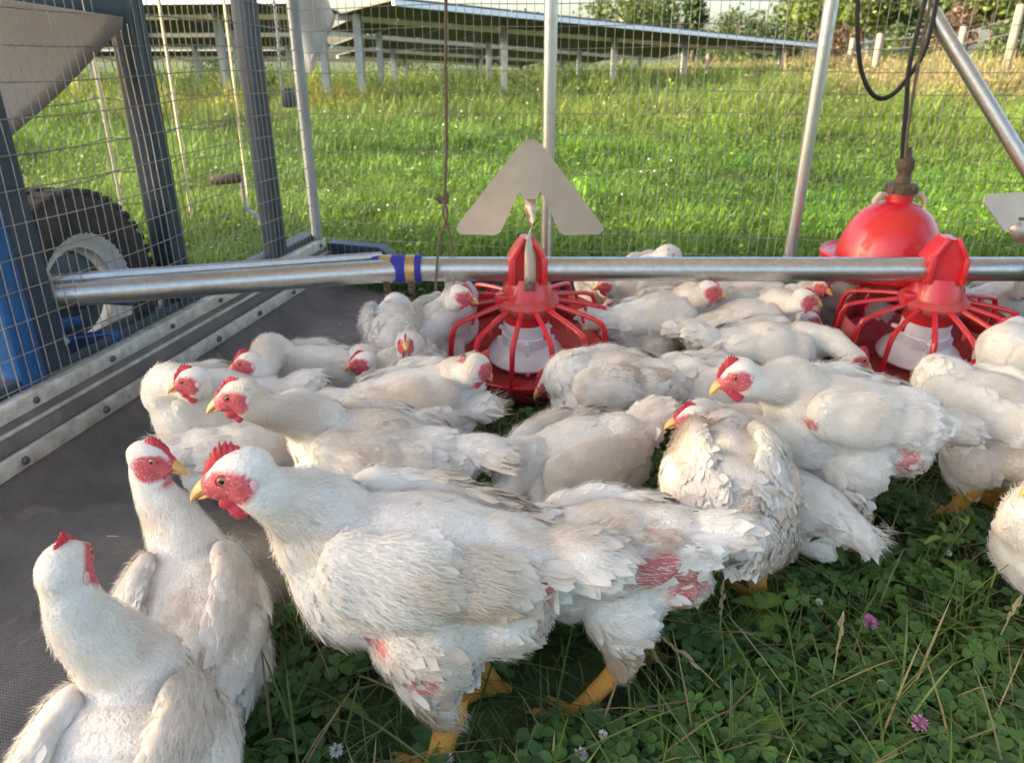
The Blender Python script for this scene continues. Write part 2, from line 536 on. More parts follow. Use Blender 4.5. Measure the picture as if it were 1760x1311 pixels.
# rubber skirt: hangs from the rail, curves onto the ground and lies flat inside
SKIRT = [(-.010, .185), (-.020, .160), (-.034, .130), (-.050, .095), (-.072, .060), (-.105, .032), (-.150, .018), (-.21, .013)]
def skirt_width(s):
    """how far the mat reaches into the pen, measured from the wall"""
    return np.interp(s, [0, 1.0, 1.45, 1.62, 1.8, 2.0, 2.4, 2.75, 3.0], [.70, .70, .65, .54, .50, .48, .42, .34, .30])
def skirt_point(s, t):
    n = len(SKIRT)
    off0, zz0 = SKIRT[-1]
    ox = [a for a, b in SKIRT]; oz = [b for a, b in SKIRT]
    if t < 0.5:
        k = t / 0.5 * (n - 1); return np.interp(k, range(n), ox), np.interp(k, range(n), oz)
    e = (t - 0.5) / 0.5
    w = skirt_width(s)
    return off0 + (-w - off0) * e, .012 + .004 * math.sin(s * 9 + e * 4) * e + .006 * max(0, math.sin(s * 3.3)) * e
ns_, nt_ = 90, 26
V = []; UV = []
for i in range(ns_):
    s_ = LEN_L * i / (ns_ - 1)
    for j in range(nt_):
        a, b = skirt_point(s_, j / (nt_ - 1))
        p = lw(s_, b, a); V.append(p[:]); UV.append((s_ * 1.2, (-a + (.2 - b)) * 1.2))
a = np.array([i * nt_ + j for i in range(ns_ - 1) for j in range(nt_ - 1)])
sk = mk('rubber_mat', V, np.stack([a, a + 1, a + nt_ + 1, a + nt_], 1), None, MATS['rubber'])
uvl = sk.data.uv_layers.new(name='UVMap')
li = np.empty(len(sk.data.loops), np.int32); sk.data.loops.foreach_get('vertex_index', li)
uvl.data.foreach_set('uv', np.array(UV)[li].ravel())
md = sk.modifiers.new('thick', 'SOLIDIFY'); md.thickness = .006; md.offset = -1
tag(sk, 'grey woven rubber mat hanging from the side wall onto the grass', 'mat')
# batten with bolts clamping the skirt
bt = empty('batten', lw(1.5, .105)); tag(bt, 'weathered pale batten bolted along the rubber mat', 'batten')
bti = Matrix.Translation(-Vector(bt.location))
mb = MB(); mb.bar(lw(0, .112, -.054), lw(LEN_L - .05, .112, -.054), .012, .034, .002)
o = mb.build('strip', MATS['alu'], bt); o.matrix_parent_inverse = bti
for k in range(13):
    s_ = .15 + k * .225
    m1 = MB(); m1.lathe([(.0, .007), (.006, .007), (.0085, .004), (.0085, -.002)], lw(s_, .112, -.061), 6, Matrix.Rotation(R(70), 3, 'Y') if False else (-wout).to_track_quat('Z', 'Y').to_matrix())
    o = m1.build('bolt', MATS['bolt'], bt); o.matrix_parent_inverse = bti
    m1 = MB(); m1.lathe([(.0, .006), (.005, .006), (.007, .003), (.007, -.002)], lw(s_ + .1, .188, -.020), 6, (-wout).to_track_quat('Z', 'Y').to_matrix())
    o = m1.build('bolt', MATS['bolt'], left); o.matrix_parent_inverse = Matrix.Translation(-Vector(left.location))

# sheet roof above the pen, out of the picture, on the same frame
NR = NEAR_L + wdir * .95
a0, a1, a2, a3 = NR + wout * .12, CORNER + wout * .12 + wdir * .15, CORNER + wdir * .15 + bdir * 3.3, NR + bdir * 3.3
m1 = MB(); zr = 1.60
V = []; nu_, nv_ = 16, 12
for i in range(nu_ + 1):
    for j in range(nv_ + 1):
        p = (a0.lerp(a3, i / nu_)).lerp(a1.lerp(a2, i / nu_), j / nv_)
        V.append((p.x, p.y, zr + .10 * math.sin(PI * i / nu_) + .01 * math.sin(j * 1.7 + i)))
a = np.array([i * (nv_ + 1) + j for i in range(nu_) for j in range(nv_)])
ro = mk('pen_roof', V, np.stack([a, a + nv_ + 1, a + nv_ + 2, a + 1], 1), None, MATS['roof_sheet'])
md = ro.modifiers.new('t', 'SOLIDIFY'); md.thickness = .004
tag(ro, 'pale sheet roof stretched over the chicken pen', 'roof')

# back wall
back = empty('pen_back_wall', bw(1.5, 0)); tag(back, 'back wall of the pen, wire mesh on galvanized poles', 'wall')
bi_ = Matrix.Translation(-Vector(back.location))
def bp(mb, name, m):
    o = mb.build(name, MATS[m], back); o.matrix_parent_inverse = bi_; return o
bp(wires(CORNER, bdir, 4.1, .12, 1.5, .028, .063, .00115, 8), 'wire_mesh', 'wire')['kind'] = 'stuff'
for px, r_ in ((944, .021), (1392, .020)):
    s_ = on_back(px, 200, -.03)
    m1 = MB(); m1.tube([bw(s_, .06, -.03), bw(s_ + (.0 if px < 1000 else .02), 1.6, -.03)], r_, 14)
    bp(m1, 'pole', 'galv')
m1 = MB(); m1.tube([bw(.0, .1, -.03), bw(.0, 1.55, -.03)], .019, 12); bp(m1, 'corner_pole', 'steel_post')
p_ = atY(1576, -20, 2.15); q_ = atY(1775, 305, 1.95)
m1 = MB(); m1.tube([p_ + (p_ - q_) * .25, p_, q_, q_ + (q_ - p_) * .15], .019, 14); bp(m1, 'brace', 'galv')
m1 = MB(); m1.bar(bw(0, .085, .0), bw(4.1, .085, .0), .04, .05, .004); bp(m1, 'base_rail', 'dark_blue_paint')
m1 = MB(); m1.bar(bw(0, 1.53, .0), bw(4.1, 1.53, .0), .04, .05, .004); bp(m1, 'top_rail', 'dark_blue_paint')
# dark blue runner sticking out at the corner
m1 = MB()
m1.plate([(0, 0), (.30, 0), (.20, .075), (.0, .085)], .06, Matrix.Translation(bw(.02, .10, .04)) @ Matrix.Rotation(math.atan2(bdir.y, bdir.x), 4, 'Z'))
o = m1.build('skid_shoe', MATS['dark_blue_paint']); tag(o, 'dark blue wedge shaped skid end at the pen corner', 'skid')

# ------------------------------------------------------------------ feed pipe
FY = 1.83
TZ = .318
def pipe_pt(px, py=461): 
    return atY(px, py, FY)
J = atY(683, 460, FY)
pe = empty('feed_pipe', (0.5, FY, 0)); tag(pe, 'galvanized feed pipe running across the pen above the chickens', 'pipe')
pei = Matrix.Translation(-Vector(pe.location))
def pp(mb, name, m, par=None, smooth=True):
    o = mb.build(name, MATS[m], par or pe, smooth)
    o.matrix_parent_inverse = pei
    return o
m1 = MB(); m1.tube([(J.x - .02, FY, TZ), (J.x + 1.0, FY, TZ - .001), (2.4, FY, TZ)], .0305, 28); pp(m1, 'tube', 'galv')
e_ = atY(60, 509, 1.50)
LD = (J - e_)
m1 = MB(); m1.tube([e_, e_.lerp(Vector((J.x, FY, TZ)), .5), Vector((J.x + .01, FY, TZ - .002))], .0285, 28); pp(m1, 'tube', 'galv')
m1 = MB(); m1.tube([e_ + Vector((0, .012, .030)), Vector((J.x - .04, FY + .01, TZ + .030))], .012, 8); pp(m1, 'top_rod', 'galv')
cl = MB(); cl.tube([(J.x - .045, FY, TZ), (J.x + .055, FY, TZ)], .0335, 24); co = pp(cl, 'clamp', 'galv')
for dx, w_, mm in ((-.052, .018, 'strap_blue'), (-.028, .030, 'strap_gold'), (.005, .036, 'strap_blue'), (.034, .024, 'strap_gold'), (.054, .016, 'strap_blue')):
    m1 = MB(); m1.lathe([(.0335, -w_ / 2), (.0358, -w_ / 2), (.0358, w_ / 2), (.0335, w_ / 2)], (J.x + dx, FY, TZ), 24, Matrix.Rotation(R(90), 3, 'Y'))
    pp(m1, 'strap', mm)
for dx in (-.028, .034):
    m1 = MB(); m1.box((J.x + dx, FY - .008, TZ - .046), (.016, .022, .030), None, .003)
    m1.tube([(J.x + dx, FY - .03, TZ - .046), (J.x + dx, FY + .02, TZ - .046)], .006, 8)
    pp(m1, 'clamp_bolt', 'rust')

# ------------------------------------------------------------------ feeders
def feeder(x, label, twist=0.0, tilt=0.0):
    root = empty('pan_feeder', (x, FY, 0), twist); root.scale = (1.07, 1.07, 1.0)
    tag(root, label, 'feeder', 'red pan feeders under the pipe')
    Z = TZ
    # pan with sloping wall
    m1 = MB(); m1.lathe([(0, .018), (.06, .030), (.10, .014), (.155, .014), (.184, .040), (.196, .072), (.203, .074), (.204, .068), (.192, .036), (.165, .004), (0, .004)], (0, 0, 0), 44)
    pan = m1.build('pan', MATS['red_dusty'], root)
    m1 = MB(); m1.lathe([(.200, .066), (.2075, .066), (.2085, .080), (.201, .080), (.200, .066)], (0, 0, 0), 44)
    m1.build('rim', MATS['red_plastic'], pan)
    # white feed cone
    m1 = MB(); m1.lathe([(.094, .052), (.097, .058), (.090, .074), (.070, .088), (.060, .096), (.060, .126), (.056, .128), (.056, .178), (.052, .212)], (0, 0, 0), 36)
    cone = m1.build('feed_cone', MATS['white_plastic'], root)
    for k in range(4):
        th = k * PI / 2 - PI / 2
        m1 = MB(); m1.box((.063 * math.cos(th), .063 * math.sin(th), .092), (.016, .012, .036), Matrix.Rotation(th, 3, 'Z'), .002)
        m1.tube([(.084 * math.cos(th), .084 * math.sin(th), .04), (.084 * math.cos(th), .084 * math.sin(th), .056)], .005, 8)
        m1.build('clip', MATS['white_plastic'], cone)
    for k in range(3):
        th = k * 2 * PI / 3 + .5
        m1 = MB(); m1.tube([(.058 * math.cos(th), .058 * math.sin(th), .118), (.074 * math.cos(th), .074 * math.sin(th), .118)], .006, 10)
        m1.build('knob', MATS['white_plastic'], cone)
    # grill ring and spokes
    m1 = MB(); m1.lathe([(.054, .196), (.070, .196), (.078, .208), (.078, .220), (.066, .232), (.052, .234), (.050, .196)], (0, 0, 0), 36)
    m1.build('ring', MATS['red_dusty'], root)
    m1 = MB(); m1.lathe([(.050, .160), (.057, .164), (.057, .200), (.050, .200)], (0, 0, 0), 32)
    m1.build('collar', MATS['red_plastic'], root)
    ns = 14
    for k in range(ns):
        th = (k + .5) * 2 * PI / ns - PI / 2
        c, s = math.cos(th), math.sin(th)
        pts = [(.070, .216), (.118, .208), (.168, .197), (.190, .188), (.200, .166), (.204, .118), (.205, .072)]
        m1 = MB(); m1.tube([(r_ * c, r_ * s, z_) for r_, z_ in pts], [.0068, .0062, .0060, .0066, .0062, .0058, .0060], 8)
        if k % 2 == 0:
            th2 = th + 2 * PI / ns
        m1.tube([(.140 * c, .140 * s, .202), (.146 * c, .146 * s, .180)], .004, 6)
        m1.build('spoke', MATS['red_plastic'], root)
    # raised fins between the rear spokes
    for k in range(ns):
        th = (k + 1) * 2 * PI / ns - PI / 2
        if math.sin(th) < -.45: continue
        da = 2 * PI / ns * .46
        V = []
        for r_, z_ in ((.200, .074), (.198, .120), (.192, .162)):
            for a in (-1, 0, 1):
                V.append((r_ * math.cos(th + da * a), r_ * math.sin(th + da * a), z_))
        m1 = MB(); m1.add(V, [(0, 1, 4, 3), (1, 2, 5, 4), (3, 4, 7, 6), (4, 5, 8, 7)])
        o = m1.build('fin', MATS['red_dusty'], root); md = o.modifiers.new('t', 'SOLIDIFY'); md.thickness = .003
    # the pan hangs from the bell tipped toward the near side
    tl = Matrix.Rotation(R(8.5), 3, 'X'); pv = Vector((0, 0, .235))
    for o in [c for c in bpy.data.objects if c.parent is root]:
        o.rotation_euler = (R(8.5), 0, 0); o.location = pv - tl @ pv + Vector((0, 0, .020))
    # bell and saddle round the pipe
    m1 = MB(); m1.lathe([(.064, .232), (.062, .244), (.058, .264), (.050, .290), (.046, .300)], (0, 0, 0), 32)
    m1.build('bell', MATS['red_plastic'], root)
    m1 = MB()
    m1.plate([(-.046, .285), (.046, .285), (.046, Z + .030), (.034, Z + .052), (.014, Z + .082), (-.014, Z + .082), (-.034, Z + .052), (-.046, Z + .030)], .070)
    sd_ = m1.build('saddle', MATS['red_plastic'], root, smooth=False)
    md = sd_.modifiers.new('b', 'BEVEL'); md.width = .005; md.segments = 2
    for a in (-1, 1):
        m1 = MB(); m1.bar((a * .036, -.040, .290), (a * .036, -.040, Z + .04), .012, .016, .002, up=(0, 1, 0))
        m1.bar((a * .034, -.040, Z + .036), (a * .010, -.034, Z + .086), .010, .014, .002, up=(0, 1, 0))
        m1.build('rib', MATS['red_plastic'], sd_)
    m1 = MB(); m1.box((-.062, -.02, .248), (.03, .03, .026), None, .006); m1.build('latch', MATS['red_plastic'], root)
    return root
X1 = atY(906, 460, FY).x; X2 = atY(1618, 460, FY).x
feeder(X1, 'red pan feeder with white cone, left of the two under the pipe', .05)
feeder(X2, 'red pan feeder with white cone, right of the two near the red drinker', -.18)

def ribbon(pts, w, tw, th=.0015):
    """twisted metal strap"""
    V = []
    n = len(pts)
    for i, p in enumerate(pts):
        p = Vector(p)
        d = (Vector(pts[min(i + 1, n - 1)]) - Vector(pts[max(i - 1, 0)])).normalized()
        a = d.cross(Vector((0, 1, 0))).normalized()
        a = Matrix.Rotation(tw[i], 3, d) @ a
        V.append((p + a * w)[:]); V.append((p - a * w)[:])
    m = MB(); m.add(V, [(2 * i, 2 * i + 1, 2 * i + 3, 2 * i + 2) for i in range(n - 1)])
    return m
CHEV = [(-.012, .222), (.012, .222), (.030, .205), (.178, .022), (.182, .008), (.172, -.002), (.085, -.002), (.072, .006), (.030, .095), (.024, .105),
        (.016, .085), (-.016, .085), (-.024, .105), (-.030, .095), (-.072, .006), (-.085, -.002), (-.172, -.002), (-.182, .008), (-.178, .022), (-.030, .205)]
def deflector(loc, rot, label, strap, tw, par_name='metal_plate'):
    root = empty(par_name, loc); root.rotation_euler = rot
    tag(root, label, 'metal plate', 'arrow shaped metal plates on the feeders')
    m1 = MB(); m1.plate(CHEV, .003)
    # slight bend across the middle
    V = m1.v[0]; V[:, 1] += .25 * np.abs(V[:, 0]) ** 1.3
    m1.build('plate', MATS['sheet_metal'], root)
    o = ribbon(strap, .014, tw).build('strap', MATS['sheet_metal'], root)
    md = o.modifiers.new('t', 'SOLIDIFY'); md.thickness = .002
    m1 = MB(); m1.tube([(strap[-1][0], strap[-1][1] - .006, strap[-1][2] + .02), (strap[-1][0], strap[-1][1] + .004, strap[-1][2] + .02)], .004, 8)
    m1.build('rivet', MATS['bolt'], root)
    return root
b1 = atY(911, 404, 1.80)
st = [(0, 0, .088), (0, -.002, .06), (0, -.004, .035), (0, -.006, .015), (0, -.010, -.005), (0, -.014, -.03), (0, -.016, -.06), (0, -.018, -.10), (0, -.018, -.135)]
deflector(b1, (R(-4), 0, 0), 'arrow shaped metal plate standing upright above the left feeder', st, [0, .2, .9, 1.6, 2.2, 2.7, 3.1, 3.14, 3.14])
b2 = atY(1757, 442, 1.76)
st2 = [(0, 0, .088), (-.008, -.012, .055), (-.03, -.028, .03), (-.055, -.04, .005), (-.085, -.048, -.012), (-.125, -.05, -.012)]
deflector(b2, (R(-6), R(49), R(6)), 'arrow shaped metal plate tipped over sideways beside the right feeder', st2, [0, .6, 1.3, 2.0, 2.6, 2.9])

# ------------------------------------------------------------------ bell drinker
dc = atY(1527, 430, 2.06)
DR = empty('bell_drinker', (dc.x, dc.y, dc.z), 0, .93); tag(DR, 'shiny red bell drinker hanging behind the pipe at right', 'drinker')
m1 = MB(); m1.lathe([(.150, -.030), (.146, .0), (.138, .035), (.122, .075), (.098, .110), (.066, .135), (.040, .146), (.034, .148)], (0, 0, 0), 48)
dome = m1.build('dome', MATS['red_plastic'], DR)
m1 = MB(); m1.lathe([(.146, -.020), (.186, -.012), (.190, -.004), (.194, -.010), (.188, -.060), (.150, -.085), (.05, -.085)], (0, 0, 0), 48); m1.build('trough', MATS['red_plastic'], DR)
m1 = MB(); m1.lathe([(.038, .140), (.037, .172), (.030, .174)], (0, 0, 0), 32); m1.build('neck', MATS['red_plastic'], DR)
m1 = MB(); m1.lathe([(.030, .168), (.043, .170), (.044, .192), (.040, .197), (.022, .200), (.020, .214), (.018, .226), (.021, .232), (.024, .240), (.024, .262), (.018, .268), (.012, .274), (.009, .290), (.006, .300), (.0, .300)], (0, 0, 0), 24)
cap = m1.build('valve', MATS['brown_fitting'], DR)
for k in range(10):
    th = 2 * PI * k / 10
    m1 = MB(); m1.bar((.044 * math.cos(th), .044 * math.sin(th), .171), (.044 * math.cos(th), .044 * math.sin(th), .192), .006, .005, .001, up=(math.cos(th), math.sin(th), 0)); m1.build('grip', MATS['brown_fitting'], cap)
for a in (-1, 1):
    m1 = MB(); m1.tube([(a * .036, 0, .165), (a * .058, -.004, .166), (a * .072, -.008, .152), (a * .076, -.01, .140)], [.008, .009, .009, .007], 8); m1.build('lug', MATS['tan_plastic'], DR)
# hose and cord
def curve_pts(pix, Y, n=40):
    P = [atY(a, b, Y + (c[0] if c else 0)) for a, b, *c in pix]
    out = []
    for i in range(len(P) - 1):
        p0 = P[max(i - 1, 0)]; p1 = P[i]; p2 = P[i + 1]; p3 = P[min(i + 2, len(P) - 1)]
        for k in range(8):
            t = k / 8
            out.append(.5 * ((2 * p1) + (p2 - p0) * t + (2 * p0 - 5 * p1 + 4 * p2 - p3) * t * t + (3 * p1 - p0 - 3 * p2 + p3) * t ** 3))
    out.append(P[-1])
    return out
hs = MB().tube(curve_pts([(1551, 275), (1553, 235), (1558, 180), (1562, 120), (1575, 60), (1590, 0), (1600, -60)], 2.06), .0062, 8).build('water_hose', MATS['rubber_hose'])
tag(hs, 'straight black hose feeding the red bell drinker from above', 'hose')
hs = MB().tube(curve_pts([(1476, -60), (1474, 0), (1474, 60), (1480, 120), (1496, 158), (1516, 170), (1540, 158), (1565, 128), (1588, 90), (1602, 40), (1612, -10), (1616, -60)], 2.10), .0062, 8).build('water_hose', MATS['rubber_hose'])
tag(hs, 'black hose hanging in a loop left of the drinker cord', 'hose')
hs = MB().tube(curve_pts([(1556, 270), (1562, 210), (1575, 130), (1588, 60), (1600, 0), (1606, -60)], 2.045), .0040, 6).build('cord', MATS['rope'])
tag(hs, 'thin tan cord holding up the red bell drinker', 'cord')
# hanging rope with knot
rp = empty('hanging_rope', J); tag(rp, 'thin twisted rope with a knot holding up the feed pipe', 'rope')
rpi = Matrix.Translation(-Vector(J))
def rr_(mb, nm): o = mb.build(nm, MATS['rope'], rp); o.matrix_parent_inverse = rpi
rr_(MB().tube(curve_pts([(767, -60), (766, 60), (766, 150), (767, 240), (764, 345)], 1.80), .0042, 6), 'strand')
rr_(MB().tube(curve_pts([(764, 345), (768, 372), (756, 410), (750, 470), (749, 500)], 1.785), .0036, 6), 'strand')
rr_(MB().tube(curve_pts([(764, 345), (762, 368), (774, 400), (778, 440, (.06))] if False else [(764, 345), (762, 368), (772, 400), (777, 436)], 1.87), .0034, 6), 'strand')
k0 = atY(762, 342, 1.80)
m1 = MB()
for a in range(3):
    pts = []
    for k in range(13):
        th = 2 * PI * k / 12
        pts.append(k0 + Vector((.011 * math.cos(th), .008 * math.sin(th + a), .006 * math.sin(th * 2 + a) + (a - 1) * .004)))
    m1.tube(pts, .004, 6)
m1.tube([k0, k0 + Vector((-.022, -.004, .002))], .004, 6)
rr_(m1, 'knot')
hk = MB().tube(curve_pts([(765, 468), (766, 490), (772, 505), (779, 500), (779, 478)], 1.78), .0024, 6).build('hook', MATS['galv'])
tag(hk, 'small wire hook hanging below the pipe beside the left feeder', 'hook')

# ------------------------------------------------------------------ outside the left wall: wheel, jack, sheet panel, brackets
wc = atY(118, 506, 1.64)
WH = empty('wheel', wc); tag(WH, 'black treaded tyre on a pale rim beside the pen', 'wheel')
WH.rotation_euler = (0, 0, math.atan2(wout.y, wout.x))
AX = Matrix.Rotation(R(90), 3, 'Y')      # lathe z -> local x (axle)
m1 = MB()
m1.lathe([(.135, -.055), (.150, -.066), (.190, -.072), (.215, -.066), (.228, -.052), (.232, -.02), (.232, .02), (.228, .052), (.215, .066), (.19, .072), (.15, .066), (.135, .055)], (0, 0, 0), 64, AX)
ty = m1.build('tyre', MATS['tyre'], WH)
for k in range(42):
    th = 2 * PI * k / 42
    for sdx in (-1, 1):
        m1 = MB(); rm = Matrix.Rotation(th + sdx * .03, 3, 'X')
        m1.box(rm @ Vector((sdx * .036, 0, .2315)), (.046, .020, .012), rm, .002)
        m1.build('tread_block', MATS['tyre'], ty, smooth=False)
m1 = MB(); m1.lathe([(.142, -.060), (.136, -.056), (.126, -.046), (.120, -.040), (.108, -.036), (.104, -.020), (.10, -.002)], (0, 0, 0), 48, AX)
m1.lathe([(.142, .060), (.136, .052), (.126, .040), (.118, .034), (.112, .028), (.098, .020), (.09, .015)], (0, 0, 0), 48, AX)
rim = m1.build('rim', MATS['rim_paint'], WH)
m1 = MB(); m1.lathe([(.095, -.016), (.080, -.022), (.030, -.024), (.028, -.050), (.0, -.052)], (0, 0, 0), 32, AX); m1.build('hub', MATS['dark_blue_paint'], WH)
m1 = MB(); m1.tube([(-.05, 0, 0), (-.16, 0, 0)], .018, 12); m1.build('axle', MATS['blue_paint'], WH)
# axle bracket frame
br = empty('axle_bracket', lw(s0 + .25, .1, .1)); tag(br, 'blue painted axle bracket low beside the tyre', 'bracket')
bri = Matrix.Translation(-Vector(br.location))
for A_, B_, w_ in (((70, 592), (205, 576), .026), ((85, 540), (100, 640), .035), ((75, 560), (140, 547), .024)):
    a_ = atY(*A_, 1.55); b_ = atY(*B_, 1.62)
    m1 = MB(); m1.bar(a_, b_, w_, w_, .003); o = m1.build('arm', MATS['blue_paint'], br); o.matrix_parent_inverse = bri
# jack crank
jk = empty('jack_crank', atY(455, 385, 2.75)); tag(jk, 'silver crank with a brown grip outside the wire', 'crank')
jki = Matrix.Translation(-Vector(jk.location))
Yj = 2.72
o = MB().tube([atY(415, 304, Yj), atY(420, 345, Yj), atY(424, 360, Yj), atY(446, 374, Yj), atY(449, 388, Yj)], .009, 10).build('arm', MATS['galv'], jk); o.matrix_parent_inverse = jki
o = MB().tube([atY(364, 311, Yj), atY(370, 310, Yj), atY(412, 306, Yj), atY(416, 305, Yj)], [.012, .018, .018, .012], 12).build('grip', MATS['brown_fitting'], jk); o.matrix_parent_inverse = jki
o = MB().tube([atY(458, 350, Yj), atY(462, 420, Yj)], .022, 12).build('shaft', MATS['dark_blue_paint'], jk); o.matrix_parent_inverse = jki

# tan translucent sheet hung outside, and the beam above it
Yp = 1.72
poly = [atY(-260, -60, Yp), atY(-260, 420, Yp), atY(-20, 275, Yp), atY(215, 48, Yp), atY(215, 30, Yp), atY(-20, -5, Yp)]
bm = bmesh.new()
f_ = bm.faces.new([bm.verts.new(p) for p in poly]); bmesh.ops.triangulate(bm, faces=[f_])
bmesh.ops.subdivide_edges(bm, edges=bm.edges[:], cuts=6, use_grid_fill=True)
for v in bm.verts: v.co.y += .012 * math.sin(v.co.x * 9 + v.co.z * 14)
m1 = MB(); m1.bm(bm); sh = m1.build('plastic_sheet', MATS['panel_sheet'])
md = sh.modifiers.new('t', 'SOLIDIFY'); md.thickness = .003
tag(sh, 'tan translucent plastic sheet hanging outside the wire at top left', 'sheet')
m1 = MB(); m1.bar(atY(-200, -40, 1.74), atY(222, 20, 1.78), .03, .05, .003)
o = m1.build('crossbeam', MATS['dark_blue_paint']); tag(o, 'dark beam above the tan sheet at top left', 'beam')
# roller winch hardware near the corner post
wi = empty('winch', atY(495, 150, 2.75)); tag(wi, 'dark winch housing with a chain beside the corner post', 'winch')
wii = Matrix.Translation(-Vector(wi.location))
m1 = MB(); m1.box(atY(497, 168, 2.74), (.042, .05, .065), None, .008); o = m1.build('housing', MATS['dark_blue_paint'], wi); o.matrix_parent_inverse = wii
for k in range(34):
    t = k / 33
    px = 466 + 14 * t ** .6 + 4 * t; py = -20 + 170 * t
    c = atY(px, py, 2.70)
    m1 = MB(); pts = [c + Vector(((.005 if k % 2 else 0) * math.cos(a), (0 if k % 2 else .005) * math.cos(a), .0085 * math.sin(a))) for a in np.linspace(0, 2 * PI, 9)]
    m1.tube(pts, .0016, 5, False); o = m1.build('chain_link', MATS['galv'], wi); o.matrix_parent_inverse = wii
tp = empty('torn_tarp', atY(560, 60, 3.0)); tag(tp, 'grey torn tarp corner hanging outside beyond the corner post', 'tarp')
tpi = Matrix.Translation(-Vector(tp.location))
bm = bmesh.new()
f_ = bm.faces.new([bm.verts.new(atY(a, b, 3.0)) for a, b in ((505, -30), (548, -30), (578, 32), (560, 62), (542, 84), (546, 108), (536, 132), (520, 120), (508, 60))])
bmesh.ops.triangulate(bm, faces=[f_]); bmesh.ops.subdivide_edges(bm, edges=bm.edges[:], cuts=5, use_grid_fill=True)
for v in bm.verts: v.co.y += .03 * math.sin(v.co.x * 40 + v.co.z * 11)
m1 = MB(); m1.bm(bm); o = m1.build('cloth', MATS['tarp'], tp); o.matrix_parent_inverse = tpi
md = o.modifiers.new('t', 'SOLIDIFY'); md.thickness = .003

# ------------------------------------------------------------------ poultry netting beyond the left wall
nf_ = empty('netting_fence', (-2.5, 4.5, 0)); tag(nf_, 'low electric netting fence on thin tan rods beyond the side wall', 'fence')
nfi = Matrix.Translation(-Vector(nf_.location))
rods = [(-60, 300, 2.6), (200, 320, 3.3), (310, 260, 3.8), (412, 240, 4.3), (517, 190, 4.9)]
tops = []
for px, py, Y in rods:
    g_ = atY(px, py, Y); g_.z = 0
    t_ = Vector((g_.x + .02, Y, 1.12))
    m1 = MB(); m1.tube([g_, t_], .0075, 8); o = m1.build('rod', MATS['post_tan'], nf_); o.matrix_parent_inverse = nfi
    tops.append((g_, t_))
for i in range(len(tops) - 1):
    for z in (.10, .22, .36, .50, .66, .82, 1.0):
        a_ = tops[i][0].lerp(tops[i][1], z / 1.12); b_ = tops[i + 1][0].lerp(tops[i + 1][1], z / 1.12)
        mid = (a_ + b_) / 2 - Vector((0, 0, .02))
        m1 = MB(); m1.tube([a_, (a_ + mid) / 2 - Vector((0, 0, .006)), mid, (b_ + mid) / 2 - Vector((0, 0, .006)), b_], .0022, 4); o = m1.build('line', MATS['dark_wire'], nf_); o.matrix_parent_inverse = nfi
gc = atY(426, 88, 4.3)
m1 = MB(); m1.box(gc, (.07, .02, .045), None, .004); o = m1.build('warning_tag', MATS['post_tan'], nf_); o.matrix_parent_inverse = nfi

# ------------------------------------------------------------------ solar array
def solar_row(lo_l, lo_r, off, rise, posts, label, pw=.115, gap=1.15):
    """lo_l, lo_r: ends of the low edge; modules rise toward the viewer by off / rise"""
    d = (lo_r - lo_l); L = d.length; dn = d.normalized()
    pr = Vector((dn.y, -dn.x, 0)).normalized()
    root = empty('solar_row', (lo_l + lo_r) / 2); tag(root, label, 'solar panels', 'rows of solar panels across the field')
    ri = Matrix.Translation(-Vector(root.location))
    up = pr * off + Vector((0, 0, rise))
    nrm = dn.cross(up).normalized()
    if nrm.z < 0: nrm = -nrm
    n = max(1, int(L / gap))
    for k in range(n):
        a = lo_l + dn * (L * k / n + .015); b = lo_l + dn * (L * (k + 1) / n - .015)
        c = a + up; e = b + up
        m1 = MB(); t_ = nrm * .03
        V = [a[:], b[:], e[:], c[:], (a + t_)[:], (b + t_)[:], (e + t_)[:], (c + t_)[:]]
        m1.add(V, [(0, 1, 2, 3), (7, 6, 5, 4), (0, 4, 5, 1), (1, 5, 6, 2), (2, 6, 7, 3), (3, 7, 4, 0)])
        o = m1.build('solar_module', MATS['pv_back'], root, smooth=False); o.matrix_parent_inverse = ri
    for t_ in (-.02, .98):
        a = lo_l + up * t_ - nrm * .035; b = lo_r + up * t_ - nrm * .035
        m1 = MB(); m1.bar(a, b, .06, .075, .004); o = m1.build('beam', MATS['pv_frame'], root, smooth=False); o.matrix_parent_inverse = ri
    for p in posts:
        c = lo_l + d * p + up * .12
        g = Vector((c.x, c.y, float(terrain(np.array([c.x]), np.array([c.y]))[0]) - .1))
        m1 = MB(); m1.bar(g, c, pw, pw, .004, up=(0, 1, 0)); o = m1.build('post', MATS['steel_post'], root, smooth=False); o.matrix_parent_inverse = ri
    return root
def line_through(pa, pb, t0, t1):
    return pa + (pb - pa) * t0, pa + (pb - pa) * t1
def frac(pa, pb, px):
    """fraction along pa-pb seen at pixel column px"""
    best = 0
    for k in range(400):
        t = k / 399; p = pa.lerp(pb, t)
        dd = p - Vector((0, 0, CAMZ)); dep = dd.y * CP - dd.z * SP
        if 880 + FPX * dd.x / dep < px: best = t
    return best
rows = [((600, 27, 12.4), (1250, 82, 19.5), -.02, 1.22, 1.5, .12, (602, 856, 1047, 1168, 1380), 'nearest solar row, dark undersides with bright low beams'),
        ((600, 57, 16.0), (1135, 101, 23.0), -.05, 1.0, 1.5, .30, (642, 832, 987, 1092), 'second solar row from the pen, seen beneath the nearest row'),
        ((600, 81, 20.0), (1020, 109, 27), -.05, 1.0, 1.5, .26, (668, 820, 960), 'third solar row from the pen, low behind the second row'),
        ((600, 97, 25.0), (900, 114, 32), -.05, 1.0, 1.5, .22, (690, 815, 890), 'farthest solar row, a thin strip just above the meadow')]
